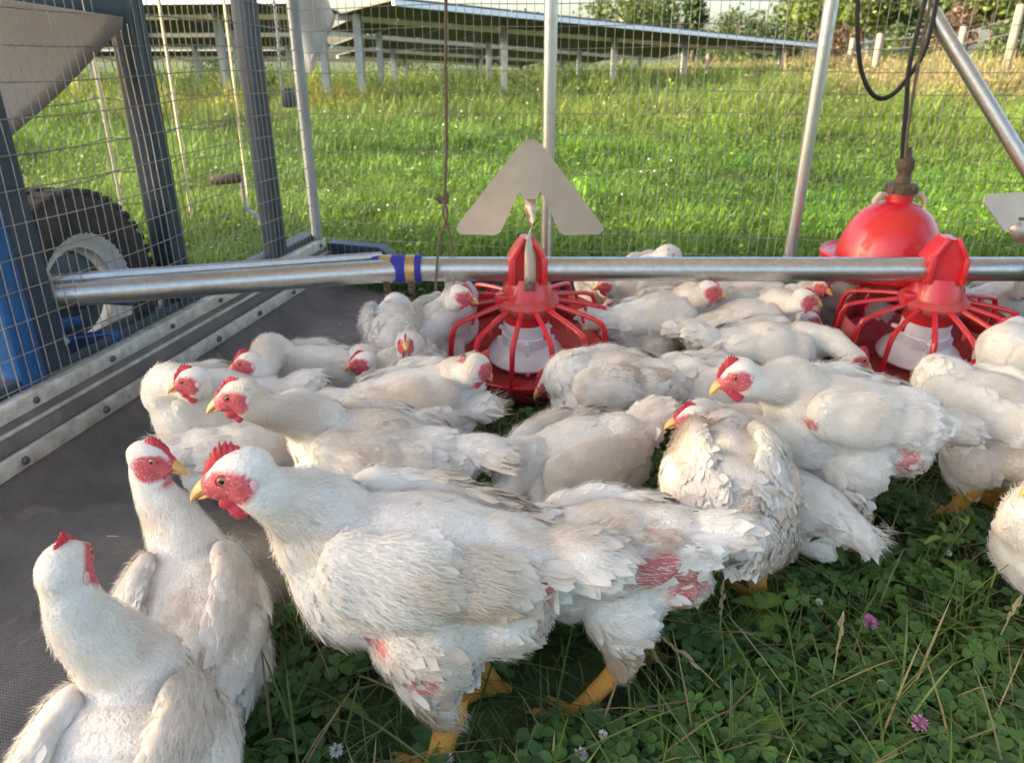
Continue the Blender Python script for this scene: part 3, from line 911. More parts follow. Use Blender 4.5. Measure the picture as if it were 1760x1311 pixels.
rows += [((-140, 28, 14.2), (586, 24, 12.6), 0, 1, 1.5, .12, (120, 385, 560), 'nearest solar row seen through the side wall at upper left'),
         ((-140, 60, 17.5), (570, 56, 16.2), 0, 1, 1.5, .30, (60, 250, 410), 'second solar row seen through the side wall'),
         ((-140, 82, 22), (570, 80, 20.2), 0, 1, 1.5, .26, (160, 340, 500), 'third solar row seen through the side wall'),
         ((-140, 98, 27), (565, 97, 25.4), 0, 1, 1.5, .22, (220, 450), 'farthest solar row seen through the side wall')]
for a_, b_, t0, t1, off, rise, pxs, lab in rows:
    A, B = line_through(atY(*a_), atY(*b_), t0, t1)
    solar_row(A, B, off, rise, [frac(A, B, p) for p in pxs], lab, gap=1.05)
# unseen panel row added left of the pen to keep evening sun off the flock
def shade_row():
    al = Vector((.35, .94, 0)).normalized(); q = Vector((al.y, -al.x, 0))
    u = q * math.cos(R(35)) + Vector((0, 0, math.sin(R(35))))
    C = Vector((.3, 1.4, .2)) + SUN * 8.0
    nrm = al.cross(u).normalized()
    def hit(p):
        p = Vector(p); t = (C - p).dot(nrm) / SUN.dot(nrm); r = p + SUN * t - C
        return r.dot(al), r.dot(u)
    H = [hit((x, y, z)) for x in (-1.3, 2.2) for y in (.1, 2.9) for z in (0, .45)]
    a0, a1 = min(h[0] for h in H), max(h[0] for h in H)
    u0, u1 = min(h[1] for h in H) - .1, max(h[1] for h in H) + .1
    cuts = sorted([hit(at(1290, 775, .28))[0], hit(at(120, 1225, .24))[0]])  # slits placed so that sun patches fall on two chickens
    root = empty('solar_row', C + u * u0); tag(root, 'unseen panel row added beside the pen to shade the flock', 'solar panels', 'rows of solar panels across the field')
    ri = Matrix.Translation(-Vector(root.location))
    edges = [a0 - .4] + cuts + [a1 + .4]
    GW = .032
    for i in range(len(edges) - 1):
        lo = edges[i] + (GW / 2 if i else 0); hi = edges[i + 1] - (GW / 2 if i < len(edges) - 2 else 0)
        n = max(1, round((hi - lo) / 1.05))
        for k in range(n):
            x0 = lo + (hi - lo) * k / n + .002; x1 = lo + (hi - lo) * (k + 1) / n - .002
            m1 = MB(); P = [C + al * x + u * y + nrm * z for z in (0, .03) for x, y in ((x0, u0), (x1, u0), (x1, u1), (x0, u1))]
            m1.add([p[:] for p in P], [(0, 1, 2, 3), (7, 6, 5, 4), (0, 4, 5, 1), (1, 5, 6, 2), (2, 6, 7, 3), (3, 7, 4, 0)])
            o = m1.build('solar_module', MATS['pv_back'], root, smooth=False); o.matrix_parent_inverse = ri
    for t in (.2, .8):
        c0 = C + u * (u0 + (u1 - u0) * t) - nrm * .06
        m1 = MB(); m1.bar(c0 + al * (a0 - .4), c0 + al * (a1 + .4), .06, .08, .004); o = m1.build('beam', MATS['pv_frame'], root, smooth=False); o.matrix_parent_inverse = ri
    for t in (.15, .5, .85):
        c0 = C + al * (a0 + (a1 - a0) * t) + u * ((u0 + u1) / 2) - nrm * .08
        m1 = MB(); m1.bar((c0.x, c0.y, -.1), c0, .14, .14, .004, up=(0, 1, 0)); o = m1.build('post', MATS['steel_post'], root, smooth=False); o.matrix_parent_inverse = ri
shade_row()

# ------------------------------------------------------------------ far right: fence posts, houses, trees
fp = empty('field_fence', (8, 18, 0)); tag(fp, 'wooden post fence along the meadow edge at right', 'fence')
fpi = Matrix.Translation(-Vector(fp.location))
tp_ = []
for (px, pt, pb_, Y, w_) in ((1217, 94, 122, 21, .11), (1349, 92, 114, 21.5, .11), (1467, 66, 120, 20, .15), (1514, 58, 124, 19, .16), (1658, 44, 108, 18, .15), (1756, 8, 106, 16.5, .17)):
    t_ = atY(px, pt, Y); g_ = Vector((t_.x, t_.y, float(terrain(np.array([t_.x]), np.array([t_.y]))[0]) - .1))
    m1 = MB(); m1.tube([g_, t_ - Vector((0, 0, .02)), t_], [w_ / 2, w_ / 2 * .95, w_ / 2 * .8], 10); o = m1.build('post', MATS['wood_post'], fp); o.matrix_parent_inverse = fpi
    tp_.append((t_, g_))
for i in range(2, len(tp_) - 1):
    for z in (.25, .6):
        a_ = tp_[i][0].lerp(tp_[i][1], z * .6); b_ = tp_[i + 1][0].lerp(tp_[i + 1][1], z * .6)
        m1 = MB(); m1.tube([a_, (a_ + b_) / 2, b_], .008, 4); o = m1.build('strand', MATS['wire'], fp); o.matrix_parent_inverse = fpi

def house(px0, px1, ytop, yeave, ybase, Y, label, wallm='house_wall'):
    a = atY(px0, ybase, Y); b = atY(px1, ybase, Y); e = atY(px0, yeave, Y).z; r = atY(px0, ytop, Y).z; z0 = min(a.z, b.z) - 1.5
    W = b.x - a.x; D = W * .8
    root = empty('house', ((a.x + b.x) / 2, Y + D / 2, z0)); tag(root, label, 'house', 'houses beyond the meadow')
    h = e - z0
    m1 = MB(); m1.box((0, 0, h / 2), (W, D, h)); m1.build('wall', MATS[wallm], root, smooth=False)
    rh = r - e
    m1 = MB(); o_ = .25
    m1.add([(-W / 2 - o_, -D / 2 - o_, h), (W / 2 + o_, -D / 2 - o_, h), (W / 2 + o_, D / 2 + o_, h), (-W / 2 - o_, D / 2 + o_, h), (-W / 2 - o_, 0, h + rh), (W / 2 + o_, 0, h + rh)],
           [(0, 1, 5, 4), (2, 3, 4, 5), (3, 2, 1, 0)], [(0, 4, 3), (1, 2, 5)])
    rf = m1.build('roof', MATS['house_roof'], root, smooth=False)
    m1 = MB(); m1.box((W * .25, D * .1, h + rh), (W * .08, W * .08, rh * .9)); m1.build('chimney', MATS['wood_post'], rf, smooth=False)
    for k in range(3):
        m1 = MB(); m1.box((-W * .3 + W * .3 * k, -D / 2 - .01, h * .72), (W * .12, .06, h * .2)); w_ = m1.build('window', MATS['white_frame'], root, smooth=False)
        m1 = MB(); m1.box((-W * .3 + W * .3 * k, -D / 2 - .045, h * .72), (W * .09, .02, h * .16)); m1.build('pane', MATS['glass'], w_, smooth=False)
    return root
house(1512, 1618, -6, 42, 100, 40, 'grey roofed house rising behind the trees at right')
house(1300, 1345, 92, 106, 122, 46, 'small white house low between the trees', 'white_frame')

def tree(px, ybase, Y, H, Wd, label, tone, seed, n=1500, conifer=False, kind='tree'):
    rng = np.random.default_rng(seed)
    g = atY(px, ybase, Y); z0 = float(terrain(np.array([g.x]), np.array([g.y]))[0])
    root = empty(kind.replace(' ', '_') if kind != 'tree' else 'tree', (g.x, Y, z0)); tag(root, label, kind, 'trees and bushes beyond the meadow')
    th = H * (.85 if conifer else .5)
    m1 = MB(); m1.tube([(0, 0, -.2), (.03 * H, 0, th * .5), (0, .02 * H, th)], [H * .03, H * .022, H * .008], 8)
    if not conifer:
        for k in range(6):
            a = rng.uniform(0, 6.28); z1 = th * rng.uniform(.5, .9)
            m1.tube([(0, 0, z1), (math.cos(a) * Wd * .25, math.sin(a) * Wd * .25, z1 + H * .2), (math.cos(a) * Wd * .4, math.sin(a) * Wd * .4, z1 + H * .28)], [H * .012, H * .008, H * .003], 6)
    m1.build('trunk', MATS['bark'], root)
    # clumps of leaves through the crown's volume
    nc = 46
    if conifer:
        zc = rng.uniform(.12, 1, nc) * H; rad = (1 - zc / H) * Wd * .5 * rng.uniform(.5, 1, nc); an = rng.uniform(0, 6.28, nc)
        C = np.stack([rad * np.cos(an), rad * np.sin(an), zc], 1); cr = np.full(nc, Wd * .12)
    else:
        u = norm(rng.normal(0, 1, (nc, 3))) * (rng.random((nc, 1)) ** .45)
        C = u * np.array([Wd * .5, Wd * .5, H * .36]) + np.array([0, 0, H * .60])
        if Wd > H * 1.2: C[:, 2] = np.abs(u[:, 2]) * H * .8 + .1
        cr = rng.uniform(.11, .22, nc) * min(Wd, H * 1.1)
    ci = rng.integers(0, nc, n)
    P = C[ci] + norm(rng.normal(0, 1, (n, 3))) * (cr[ci] * rng.random(n) ** .4)[:, None]
    P[:, 2] = np.maximum(P[:, 2], .05)
    sz = rng.uniform(.5, 1.2, n) * (.028 * H + .05)
    A = norm(rng.normal(0, 1, (n, 3))); Bv = norm(np.cross(A, rng.normal(0, 1, (n, 3))))
    V = np.stack([P - A * sz[:, None], P + Bv * (sz * .5)[:, None], P + A * sz[:, None], P - Bv * (sz * .5)[:, None]], 1).reshape(-1, 3)
    q = (np.arange(n) * 4)[:, None] + np.array([0, 1, 2, 3])
    c = np.array(tone) * (0.65 + .7 * rng.random((n, 1))) * (0.8 + .4 * rng.random(nc))[ci][:, None]
    cn = norm(P - np.array([0, 0, H * .5]))
    o = mk('crown', V, q, None, MATS['leaf'], col=np.repeat(c, 4, 0), parent=root, smooth=False)
    o['kind'] = 'stuff'
    return root
G1 = (.085, .13, .030); G2 = (.045, .085, .025); G3 = (.12, .17, .035); BR = (.15, .095, .055)
for a in ((1070, 100, 44, 5.2, 4.6, 'light green tree top left of the tall pole', G3, 1), (1188, 100, 40, 4.0, 2.2, 'small dark conifer standing above the solar row end', G2, 2, 1500, True),
          (1135, 105, 46, 4.2, 4.0, 'yellow green tree between the pole and the conifer', G3, 3), (1262, 104, 42, 2.9, 4.0, 'low green tree just right of the conifer', G1, 4), (1340, 106, 44, 3.3, 4.5, 'mid green tree behind the small white house', G1, 5),
          (1440, 108, 36, 4.3, 4.4, 'yellow green tree right of the leaning pole', G3, 6, 2200), (1500, 108, 37, 3.6, 3.6, 'bright green tree in front of the grey roofed house', G1, 7, 2000), (1580, 106, 38, 4.0, 3.2, 'dark tree right of the grey roof', G2, 8, 2000),
          (1650, 104, 33, 5.0, 4.0, 'tall dark green tree behind the third fence post', G2, 9, 2600), (1735, 102, 30, 5.4, 4.2, 'tallest dark tree at the right edge', G2, 10, 2600), (1690, 100, 29, 3.6, 2.2, 'yellow green sapling near the right edge', G3, 12, 1500),
          (1395, 106, 40, 3.9, 4.2, 'bushy green tree directly behind the leaning pole', G1, 21, 2200), (1470, 104, 34, 4.6, 3.4, 'rounded yellow green tree left of the grey roof', G3, 22, 2200), (1610, 104, 31, 4.4, 3.4, 'dense green tree behind the diagonal brace', G1, 23, 2400), (1300, 104, 38, 2.6, 3.6, 'low dark tree between the conifer and the leaning pole', G2, 24, 1800),
          (940, 104, 60, 4.5, 8, 'distant green tree behind the solar rows at centre', G1, 13), (700, 106, 62, 4, 10, 'distant tree line behind the solar rows at left', G1, 14), (420, 106, 50, 5, 9, 'distant tree behind the corner post', G2, 15), (1235, 106, 50, 3.0, 5, 'distant dark tree above the solar row end', G2, 16)):
    tree(*a)
for px, yb, Y, H, Wd, lab, sd in ((1432, 112, 24, 1.3, 1.3, 'rust brown bush left of the first wooden post', 31), (1625, 104, 23, 1.6, 1.5, 'rust brown bush beside the diagonal brace', 32), (1545, 110, 26, 1.4, 2.2, 'green bush below the grey roofed house', 33), (1725, 104, 21, 1.2, 1.6, 'green bush at the right end of the fence', 34)):
    tree(px, yb, Y, H, Wd, lab, BR if sd < 33 else G1, sd, 900, kind='bush')
# ------------------------------------------------------------------ chickens
def _unit_sphere(nu=20, nv=12):
    V = []; Q = []; T = []
    for j in range(1, nv):
        ph = PI * j / nv
        for i in range(nu):
            th = 2 * PI * i / nu
            V.append((math.sin(ph) * math.cos(th), math.sin(ph) * math.sin(th), math.cos(ph)))
    V.append((0, 0, 1)); V.append((0, 0, -1))
    a, b = len(V) - 2, len(V) - 1
    for j in range(nv - 2):
        for i in range(nu):
            i2 = (i + 1) % nu
            Q.append((j * nu + i, (j + 1) * nu + i, (j + 1) * nu + i2, j * nu + i2))
    for i in range(nu):
        i2 = (i + 1) % nu
        T.append((a, i, i2)); o = (nv - 2) * nu; T.append((b, o + i2, o + i))
    return np.array(V), np.array(Q), np.array(T)
US = _unit_sphere()

def ell(mb, c, r, M=None):
    V = US[0] * np.array(r)
    if M is not None: V = V @ np.array(M).T
    mb.add(V + np.array(c), US[1], US[2])

def remesh(mb, voxel, iters, fac=0.5):
    """one continuous skin round a set of overlapping blobs -> verts, quads, normals"""
    o = mb.build('blob', None, smooth=False)
    md = o.modifiers.new('r', 'REMESH'); md.mode = 'VOXEL'; md.voxel_size = voxel; md.use_smooth_shade = True
    sm = o.modifiers.new('s', 'SMOOTH'); sm.factor = fac; sm.iterations = iters
    dg = bpy.context.evaluated_depsgraph_get()
    e = o.evaluated_get(dg)
    me = e.to_mesh()
    n = len(me.vertices)
    V = np.empty(n * 3, np.float32); me.vertices.foreach_get('co', V)
    L = np.empty(len(me.loops), np.int32); me.loops.foreach_get('vertex_index', L)
    nm = np.empty(n * 3, np.float32); me.vertices.foreach_get('normal', nm)
    q = L.reshape(-1, 4) if len(L) == 4 * len(me.polygons) else None
    if q is None:
        lt = np.empty(len(me.polygons), np.int32); me.polygons.foreach_get('loop_total', lt)
        ls = np.empty(len(me.polygons), np.int32); me.polygons.foreach_get('loop_start', ls)
        s = ls[lt == 4]
        q = np.stack([L[s], L[s + 1], L[s + 2], L[s + 3]], 1)
    e.to_mesh_clear()
    d = o.data
    bpy.data.objects.remove(o); bpy.data.meshes.remove(d)
    return V.reshape(-1, 3).astype(float), q, norm(nm.reshape(-1, 3).astype(float))

def vnormals(V, q):
    fn = np.cross(V[q[:, 2]] - V[q[:, 0]], V[q[:, 3]] - V[q[:, 1]])
    n = np.zeros_like(V)
    for k in range(4): np.add.at(n, q[:, k], fn)
    return norm(n)

def sample_surface(V, Nn, q, n, rng, weight=None):
    a = 0.5 * np.linalg.norm(np.cross(V[q[:, 2]] - V[q[:, 0]], V[q[:, 3]] - V[q[:, 1]]), axis=1)
    if weight is not None: a = a * weight[q].mean(1)
    c = np.cumsum(a); 
    f = np.searchsorted(c, rng.random(n) * c[-1])
    f = np.minimum(f, len(q) - 1)
    u, v = rng.random(n)[:, None], rng.random(n)[:, None]
    g = lambda A: (A[q[f, 0]] * (1 - u) * (1 - v) + A[q[f, 1]] * u * (1 - v) + A[q[f, 2]] * u * v + A[q[f, 3]] * (1 - u) * v)
    return g(V), norm(g(Nn))

F_S = np.array([0.0, 0.34, 0.66, 0.87])
F_W = np.array([0.45, 0.98, 0.96, 0.66])
F_ROW = np.concatenate([np.repeat(F_S, 3), [1.0]])

def feather_cards(P, Nn, T, L, W, lift, curl, rng, ragged=0.18, blend=0.55, camber=0.25):
    """shingled feathers: rounded cambered blades, four rows of three and a tip"""
    n = len(P)
    B = norm(np.cross(Nn, T))
    rows = []
    sk = rng.normal(0, .25, n)
    for i, s in enumerate(F_S):
        cen = P + T * (L * s)[:, None] + Nn * ((lift * s - curl * s * s) * L - 0.0022)[:, None] + B * (sk * W * s * s)[:, None]
        for u in (-1, 0, 1):
            w = W * F_W[i] * u * (1 if i < 3 else rng.uniform(1 - ragged, 1 + ragged, n))
            v = cen + B * w[:, None] - Nn * (camber * W * F_W[i] * abs(u))[:, None]
            if u: v = v - T * (.05 * L * (i > 1))[:, None]
            rows.append(v)
    tip = 1.0 + rng.normal(0, ragged * .4, n)
    rows.append(P + T * (L * tip)[:, None] + Nn * ((lift - curl) * L - 0.0022)[:, None] + B * (sk * W * 1.2)[:, None])
    V = np.stack(rows, 1)
    base = (np.arange(n) * 13)[:, None]
    Q = []
    for i in range(3):
        for u in (0, 1):
            a = i * 3 + u
            Q.append(base + np.array([a, a + 3, a + 4, a + 1]))
    for a in (9, 10):
        Q.append(base + np.array([a, 12, 12, a + 1]))
    Q4 = np.concatenate(Q[:6], 0)
    T3 = np.concatenate([base + np.array([9, 12, 10]), base + np.array([10, 12, 11])], 0)
    V = V.reshape(-1, 3)
    own = vnormals(V, np.concatenate([Q4, np.concatenate([T3, T3[:, :1]], 1)]))
    sn = np.repeat(Nn, 13, 0)
    own = np.where((own * sn).sum(1, keepdims=True) < 0, -own, own)
    return V, Q4, norm(sn * blend + own * (1 - blend)), np.repeat(np.arange(n), 13), T3

def strands(P, Nn, T, L, W, lift, rng):
    n = len(P)
    d = norm(T + Nn * lift[:, None] + rng.normal(0, 0.17, (n, 3)))
    B = norm(np.cross(d, Nn) + 1e-6)
    V = np.stack([P - B * W[:, None] * .5, P + B * W[:, None] * .5, P + d * L[:, None]], 1).reshape(-1, 3)
    T3 = (np.arange(n) * 3)[:, None] + np.array([0, 1, 2])
    return V, T3, np.repeat(Nn, 3, 0), np.repeat(np.arange(n), 3)

WHITE = np.array([0.85, 0.81, 0.75])
TAN = np.array([0.56, 0.40, 0.24])
BROWN = np.array([0.22, 0.14, 0.085])
PINK = np.array([0.60, 0.20, 0.19])
RED = np.array([0.48, 0.075, 0.09])

def plumage_colour(P, rng, dirt, seed, zrel, noise_amt=1.0):
    """white feathers with tan stains that sit in streaky patches, browner near the belly"""
    n = len(P)
    Q = P * np.array([0.6, 1.0, 1.0])
    a = vnoise(Q, 0.055, seed) * 0.6 + vnoise(Q, 0.02, seed + 3) * 0.4
    b = vnoise(Q, 0.11, seed + 9)
    m = np.clip((a * 0.8 + b * 0.7 + 0.12) * 1.7, 0, 1) * min(1, dirt * 1.3)
    c = WHITE * (0.93 + 0.10 * rng.random((n, 1)))
    c = c * (1 - m[:, None] * 0.72) + TAN * m[:, None] * 0.72
    belly = np.clip((-zrel - 0.06) / 0.09, 0, 1) * (0.35 + 0.5 * np.clip(a + 0.4, 0, 1)) * min(1.0, dirt * 1.6)
    c = c * (1 - belly[:, None] * 0.6) + (TAN * 0.75) * belly[:, None] * 0.6
    k = (vnoise(P, 0.012, seed + 5) > 0.80) & (b > -0.05) & (rng.random(n) < 0.5 * dirt)
    c[k] = c[k] * 0.55 + BROWN * 0.45
    return c

HENS = []
def chicken(body, yaw, head, hyaw, hpitch=-12, zb=0.14, s=1.0, pitch=8, sit=True, near=0, label='', bald=(), dirt=0.55,
            seed=1, legs=None, wing_drop=0.0, tail_up=25, fat=1.0, comb=1.0, wing_up=14, wing_in=1.0, stains=(), tail_len=1.0, wing=True, wing_open=0.0, headless_ok=False):
    rng = np.random.default_rng(seed)
    s = s * .93; dirt = dirt * .72
    W0 = at(body[0], body[1], zb)
    root = empty('broiler_chicken', (W0.x, W0.y, 0.0), R(yaw), s)
    tag(root, label, 'chicken', 'white broiler chickens in the pen')
    HENS.append((W0.x, W0.y, R(yaw), s, sit, zb))
    Ri = Matrix.Rotation(-R(yaw), 3, 'Z')
    hw = at(head[0], head[1], head[2])
    H = Ri @ (hw - Vector((W0.x, W0.y, 0))) / s
    # keep the neck within a bird's reach
    z0 = zb / s
    PB = Matrix.Rotation(-R(pitch), 3, 'Y')
    C0 = Vector((0, 0, z0))
    XS = 0.80
    def bf(x, y, z): return C0 + PB @ Vector((x * XS, y, z))
    NB = bf(0.118, 0, 0.022)
    dv = H - NB
    if dv.length > 0.30: H = NB + dv.normalized() * 0.30
    hy = R(hyaw - yaw)
    hf = Vector((math.cos(hy) * math.cos(R(hpitch)), math.sin(hy) * math.cos(R(hpitch)), math.sin(R(hpitch))))
    hl = Vector((0, 0, 1)).cross(hf).normalized()
    hu = hf.cross(hl)
    HM = Matrix((hf, hl, hu)).transposed()
    def hp(x, y, z): return H + HM @ Vector((x, y, z))
    vox = (0.0075, 0.006, 0.0048)[near]
    mb = MB()
    PBn = np.array(PB)
    SL = 0.94
    E = lambda c, r: ell(mb, bf(c[0], c[1] * SL, c[2] * SL), (r[0] * XS * 1.03, r[1] * SL, r[2] * SL), PBn)
    f = fat
    E((0, 0, 0), (.160, .092 * f, .082))
    E((.078, 0, -.020), (.090, .084 * f, .090))
    E((-.105, 0, .010), (.100, .074 * f, .062))
    E((-.112, 0, -.038), (.080, .068 * f, .058))
    tu = R(tail_up)
    TM = np.array(PB @ Matrix.Rotation(tu, 3, 'Y'))
    tc = bf(-.185 - .02 * math.cos(tu), 0, .030 + .05 * math.sin(tu))
    ell(mb, tc, (.056, .038, .030), TM)
    for sd in (-1, 1):
        E((-.025, sd * .054 * f, -.068), (.070, .044, .072))
        if not sit: 
            lg = (legs or {}).get(sd, (-.01, .07 * sd))
            hk = Vector((-.035, .056 * sd, max(.075, z0 - .165)))
            kn = bf(-.02, sd * .056, -.105)
            for k in range(5):
                p = kn.lerp(hk, k / 4); ell(mb, p, (.033 - .0042 * k,) * 3)
    # neck: a bezier of shrinking blobs
    up = H.z - NB.z
    t0 = (PB @ Vector((0.45, 0, 0.9 if up > 0.02 else 0.1))).normalized()
    ln = (H - NB).length
    P1 = NB + t0 * ln * 0.42
    if up > 0.0: P2 = H - (hf * 0.45 + Vector((0, 0, 1)) * 0.9).normalized() * ln * 0.38
    else: P2 = H - (hf * 0.9 - Vector((0, 0, 1)) * 0.25).normalized() * ln * 0.4
    def bez(t):
        return NB * (1 - t) ** 3 + P1 * 3 * t * (1 - t) ** 2 + P2 * 3 * t * t * (1 - t) + H * t ** 3
    nk = [bez(k / 13) for k in range(14)]
    for k, p in enumerate(nk):
        t = k / 13
        r = .0240 + .031 * (1 - t) ** 1.9 + .004 * (1 - t)
        if k == 13: r = .024
        ell(mb, p, (r, r, r))
    HMn = np.array(HM)
    ell(mb, hp(-.002, 0, .001), (.0315, .0240, .0245), HMn)
    ell(mb, hp(.024, 0, -.004), (.018, .0165, .0165), HMn)
    ell(mb, hp(-.004, 0, -.016), (.024, .021, .020), HMn)
    V, q, Nn = remesh(mb, vox, (4, 5, 6)[near])
    lump = vnoise(V, .055, seed) * .0062 + vnoise(V, .02, seed + 1) * .0018
    loc_h = (V - np.array(H)) @ HMn
    hd = np.linalg.norm(loc_h * np.array([.8, 1, 1]), axis=1)
    lump = lump * np.clip((hd - .035) / .03, 0, 1)
    V = V + Nn * lump[:, None]
    V[:, 2] = np.maximum(V[:, 2], 0.006)
    Nn = vnormals(V, q)
    # spine for the lie of the feathers
    spine = [bf(-.26, 0, .04), bf(-.16, 0, .05), bf(-.05, 0, .05), bf(.06, 0, .05)] + [Vector(p) for p in nk[2::2]] + [hp(.03, 0, 0)]
    SPN = np.array([p[:] for p in spine])
    def spine_of(P):
        A = SPN[:-1]; D = SPN[1:] - A
        t = np.clip(((P[:, None] - A) * D).sum(2) / np.maximum((D * D).sum(1), 1e-9), 0, 1)
        d = np.linalg.norm(P[:, None] - (A + t[..., None] * D), axis=2)
        k = d.argmin(1)
        return k + t[np.arange(len(P)), k], k, norm(-D)[k]
    def face(lh):
        """1 on the bare red face, 0 on feathers"""
        x, y, z = lh[:, 0], np.abs(lh[:, 1]), lh[:, 2]
        e = ((x - .012) / .027) ** 2 + ((z + .005) / .0205) ** 2
        a = smoothstep(1.15, .8, e + .12 * vnoise(lh, .006, seed)) * smoothstep(.006, .011, y)
        front = smoothstep(.026, .032, x)
        return np.clip(np.maximum(a, front) * smoothstep(.055, .045, np.linalg.norm(lh, axis=1)), 0, 1)
    STN = [(np.array(bf(*b[0])), np.array(b[1]), b[2]) for b in stains]
    def stain(P, c):
        for cc_, rr_s, st_ in STN:
            Pq = ((P - cc_) @ PBn) / rr_s
            d = np.linalg.norm(Pq, axis=1) + .5 * vnoise(P * np.array([.5, 1, 1]), .016, seed + 41) + .25 * vnoise(P, .006, seed + 42)
            m = (smoothstep(1.0, .45, d) * st_)[:, None]
            c = c * (1 - m) + (TAN * .75 + BROWN * .25) * m
        return c
    BAL = [(np.array(bf(*b[0])), b[1], b[2] if len(b) > 2 else 1.0) for b in bald]
    def bare(P):
        m = np.zeros(len(P))
        for c, r, st in BAL:
            rr = np.array(r) if hasattr(r, '__len__') else np.array([r, r, r])
            d = np.linalg.norm(((P - c) @ PBn) / rr, axis=1) + .55 * vnoise(P, .022, seed + 4) + .2 * vnoise(P, .008, seed + 6)
            m = np.maximum(m, smoothstep(1.08, .52, d) * st)
        return m
    zrel = (V - np.array(C0)) @ PBn[:, 2]
    cb = stain(V, plumage_colour(V, rng, dirt, seed, zrel) * 0.93)
    fm = face(loc_h)[:, None]
    bm_ = bare(V)[:, None]
    pk = PINK * (0.62 + 0.65 * (vnoise(V, .008, seed + 2)[:, None] * .5 + .5)) + np.array([.0, .05, .05]) * np.clip(vnoise(V, .02, seed + 12)[:, None], 0, 1)
    cb = cb * (1 - bm_) + pk * bm_
    rd = RED * (0.9 + 0.5 * (vnoise(V, .005, seed + 8)[:, None] * .5 + .5)) + np.array([.02, .02, .02])
    cb = cb * (1 - fm) + rd * fm
    V = V - Nn * (bm_ * .0035)
    mk('body', V, q, None, MATS['skin'], col=cb, parent=root)
    # plumage
    nf = (1300, 2300, 4200)[near]
    ns = (2600, 7000, 18000)[near]
    k_, _, _ = spine_of(V)
    wgt = (1 - face(loc_h)) * (1 - 0.93 * bare(V)) * (V[:, 2] > .012) * np.where(k_ > 5.5, 2.2, 1.0)
    P, N1 = sample_surface(V, Nn, q, nf, rng, wgt)
    kp, ks, T = spine_of(P)
    T = T + np.array([0, 0, -0.25]) * (kp < 4)[:, None]
    T = T + np.array([0, 0, -1.3]) * np.clip((T * N1).sum(1, keepdims=True) - .25, 0, 1)
    T = norm(T - N1 * (T * N1).sum(1, keepdims=True))
    T = norm(T + np.cross(N1, T) * rng.normal(0, .22, nf)[:, None])
    lh = (P - np.array(H)) @ HMn
    dh = np.linalg.norm(lh, axis=1)
    big = smoothstep(6.5, 3.2, kp)
    hdz = smoothstep(.02, .075, dh)
    L = (.012 + .018 * big + .006 * (kp < 1.2)) * (0.35 + 0.65 * hdz) * rng.uniform(.75, 1.25, nf) * (1.0, 1.0, .95)[near]
    W = (.0042 + .0062 * big) * (0.4 + 0.6 * hdz) * rng.uniform(.8, 1.2, nf) * (1.5, 1.15, 1.0)[near]
    if not sit:
        low = 1 - .6 * smoothstep(.135, .085, P[:, 2]); L = L * low; W = W * (.35 + .65 * low)
    FV, FQ, FN, fi, FT = feather_cards(P, N1, T, L, W, rng.uniform(.02, .16, nf), rng.uniform(.14, .28, nf), rng, blend=.28)
    fc = stain(P, plumage_colour(P, rng, dirt, seed, (P - np.array(C0)) @ PBn[:, 2]))
    P2_, N2 = sample_surface(V, Nn, q, ns, rng, (1 - face(loc_h) * .86) * (1 - 0.60 * bare(V)) * (V[:, 2] > .012) * np.where(k_ > 5.5, 2.5, 1.0))
    kp2, _, T2 = spine_of(P2_)
    T2 = T2 + np.array([0, 0, -0.2]) * (kp2 < 4)[:, None]
    T2 = T2 + np.array([0, 0, -1.3]) * np.clip((T2 * N2).sum(1, keepdims=True) - .25, 0, 1)
    T2 = norm(T2 - N2 * (T2 * N2).sum(1, keepdims=True))
    lh2 = (P2_ - np.array(H)) @ HMn
    hz2 = smoothstep(.025, .08, np.linalg.norm(lh2, axis=1))
    fl = np.clip(smoothstep(1.6, .6, kp2) + smoothstep(3.6, 4.6, kp2) * .7 + smoothstep(-.02, -.07, (P2_ - np.array(C0)) @ PBn[:, 2]), .35, 1)
    L2 = (.004 + .0085 * hz2 * fl) * rng.uniform(.6, 1.4, ns)
    W2 = np.full(ns, (.0020, .0015, .0011)[near]) * (0.55 + .45 * hz2)
    SV, ST, SN, si = strands(P2_ + N2 * (.002 * hz2)[:, None], N2, T2, L2, W2, rng.uniform(.0, .26, ns), rng)
    sc = plumage_colour(P2_, rng, dirt * .9, seed, (P2_ - np.array(C0)) @ PBn[:, 2])
    sc = stain(P2_, np.minimum(sc * 1.02, .86))
    # tail fan
    nt = 11
    tt = np.linspace(-1, 1, nt)
    tb = np.array([bf(-.20, .022 * a, .035 + .02 * math.sin(tu)) for a in tt])
    td = norm(np.array([(PB @ Vector((-math.cos(tu), .45 * a, math.sin(tu) * (1 - .35 * abs(a))))).normalized()[:] for a in tt]) + rng.normal(0, .06, (nt, 3)))
    tn = norm(np.cross(td, np.cross(np.array([0, 0, 1.]), td)))
    tl = rng.uniform(.050, .072, nt) * tail_len
    TV, TQ, TN, ti, TT = feather_cards(tb, tn, td, tl, rng.uniform(.007, .010, nt), np.zeros(nt), np.full(nt, .1), rng, ragged=.22)
    ta = plumage_colour(tb + td * .05, rng, min(1, dirt * 1.5), seed + 2, np.zeros(nt))
    tailc = ta[ti].copy()
    tipm = np.tile(F_ROW, nt)[:, None] ** 3 * 0.45 * dirt
    tailc = tailc * (1 - tipm) + TAN * tipm
    # uneven barbs along the tail ends
    nb = 220 if near else 90
    bi = rng.integers(0, nt, nb)
    bp = tb[bi] + td[bi] * (tl[bi] * rng.uniform(.55, .95, nb))[:, None] + rng.normal(0, .005, (nb, 3))
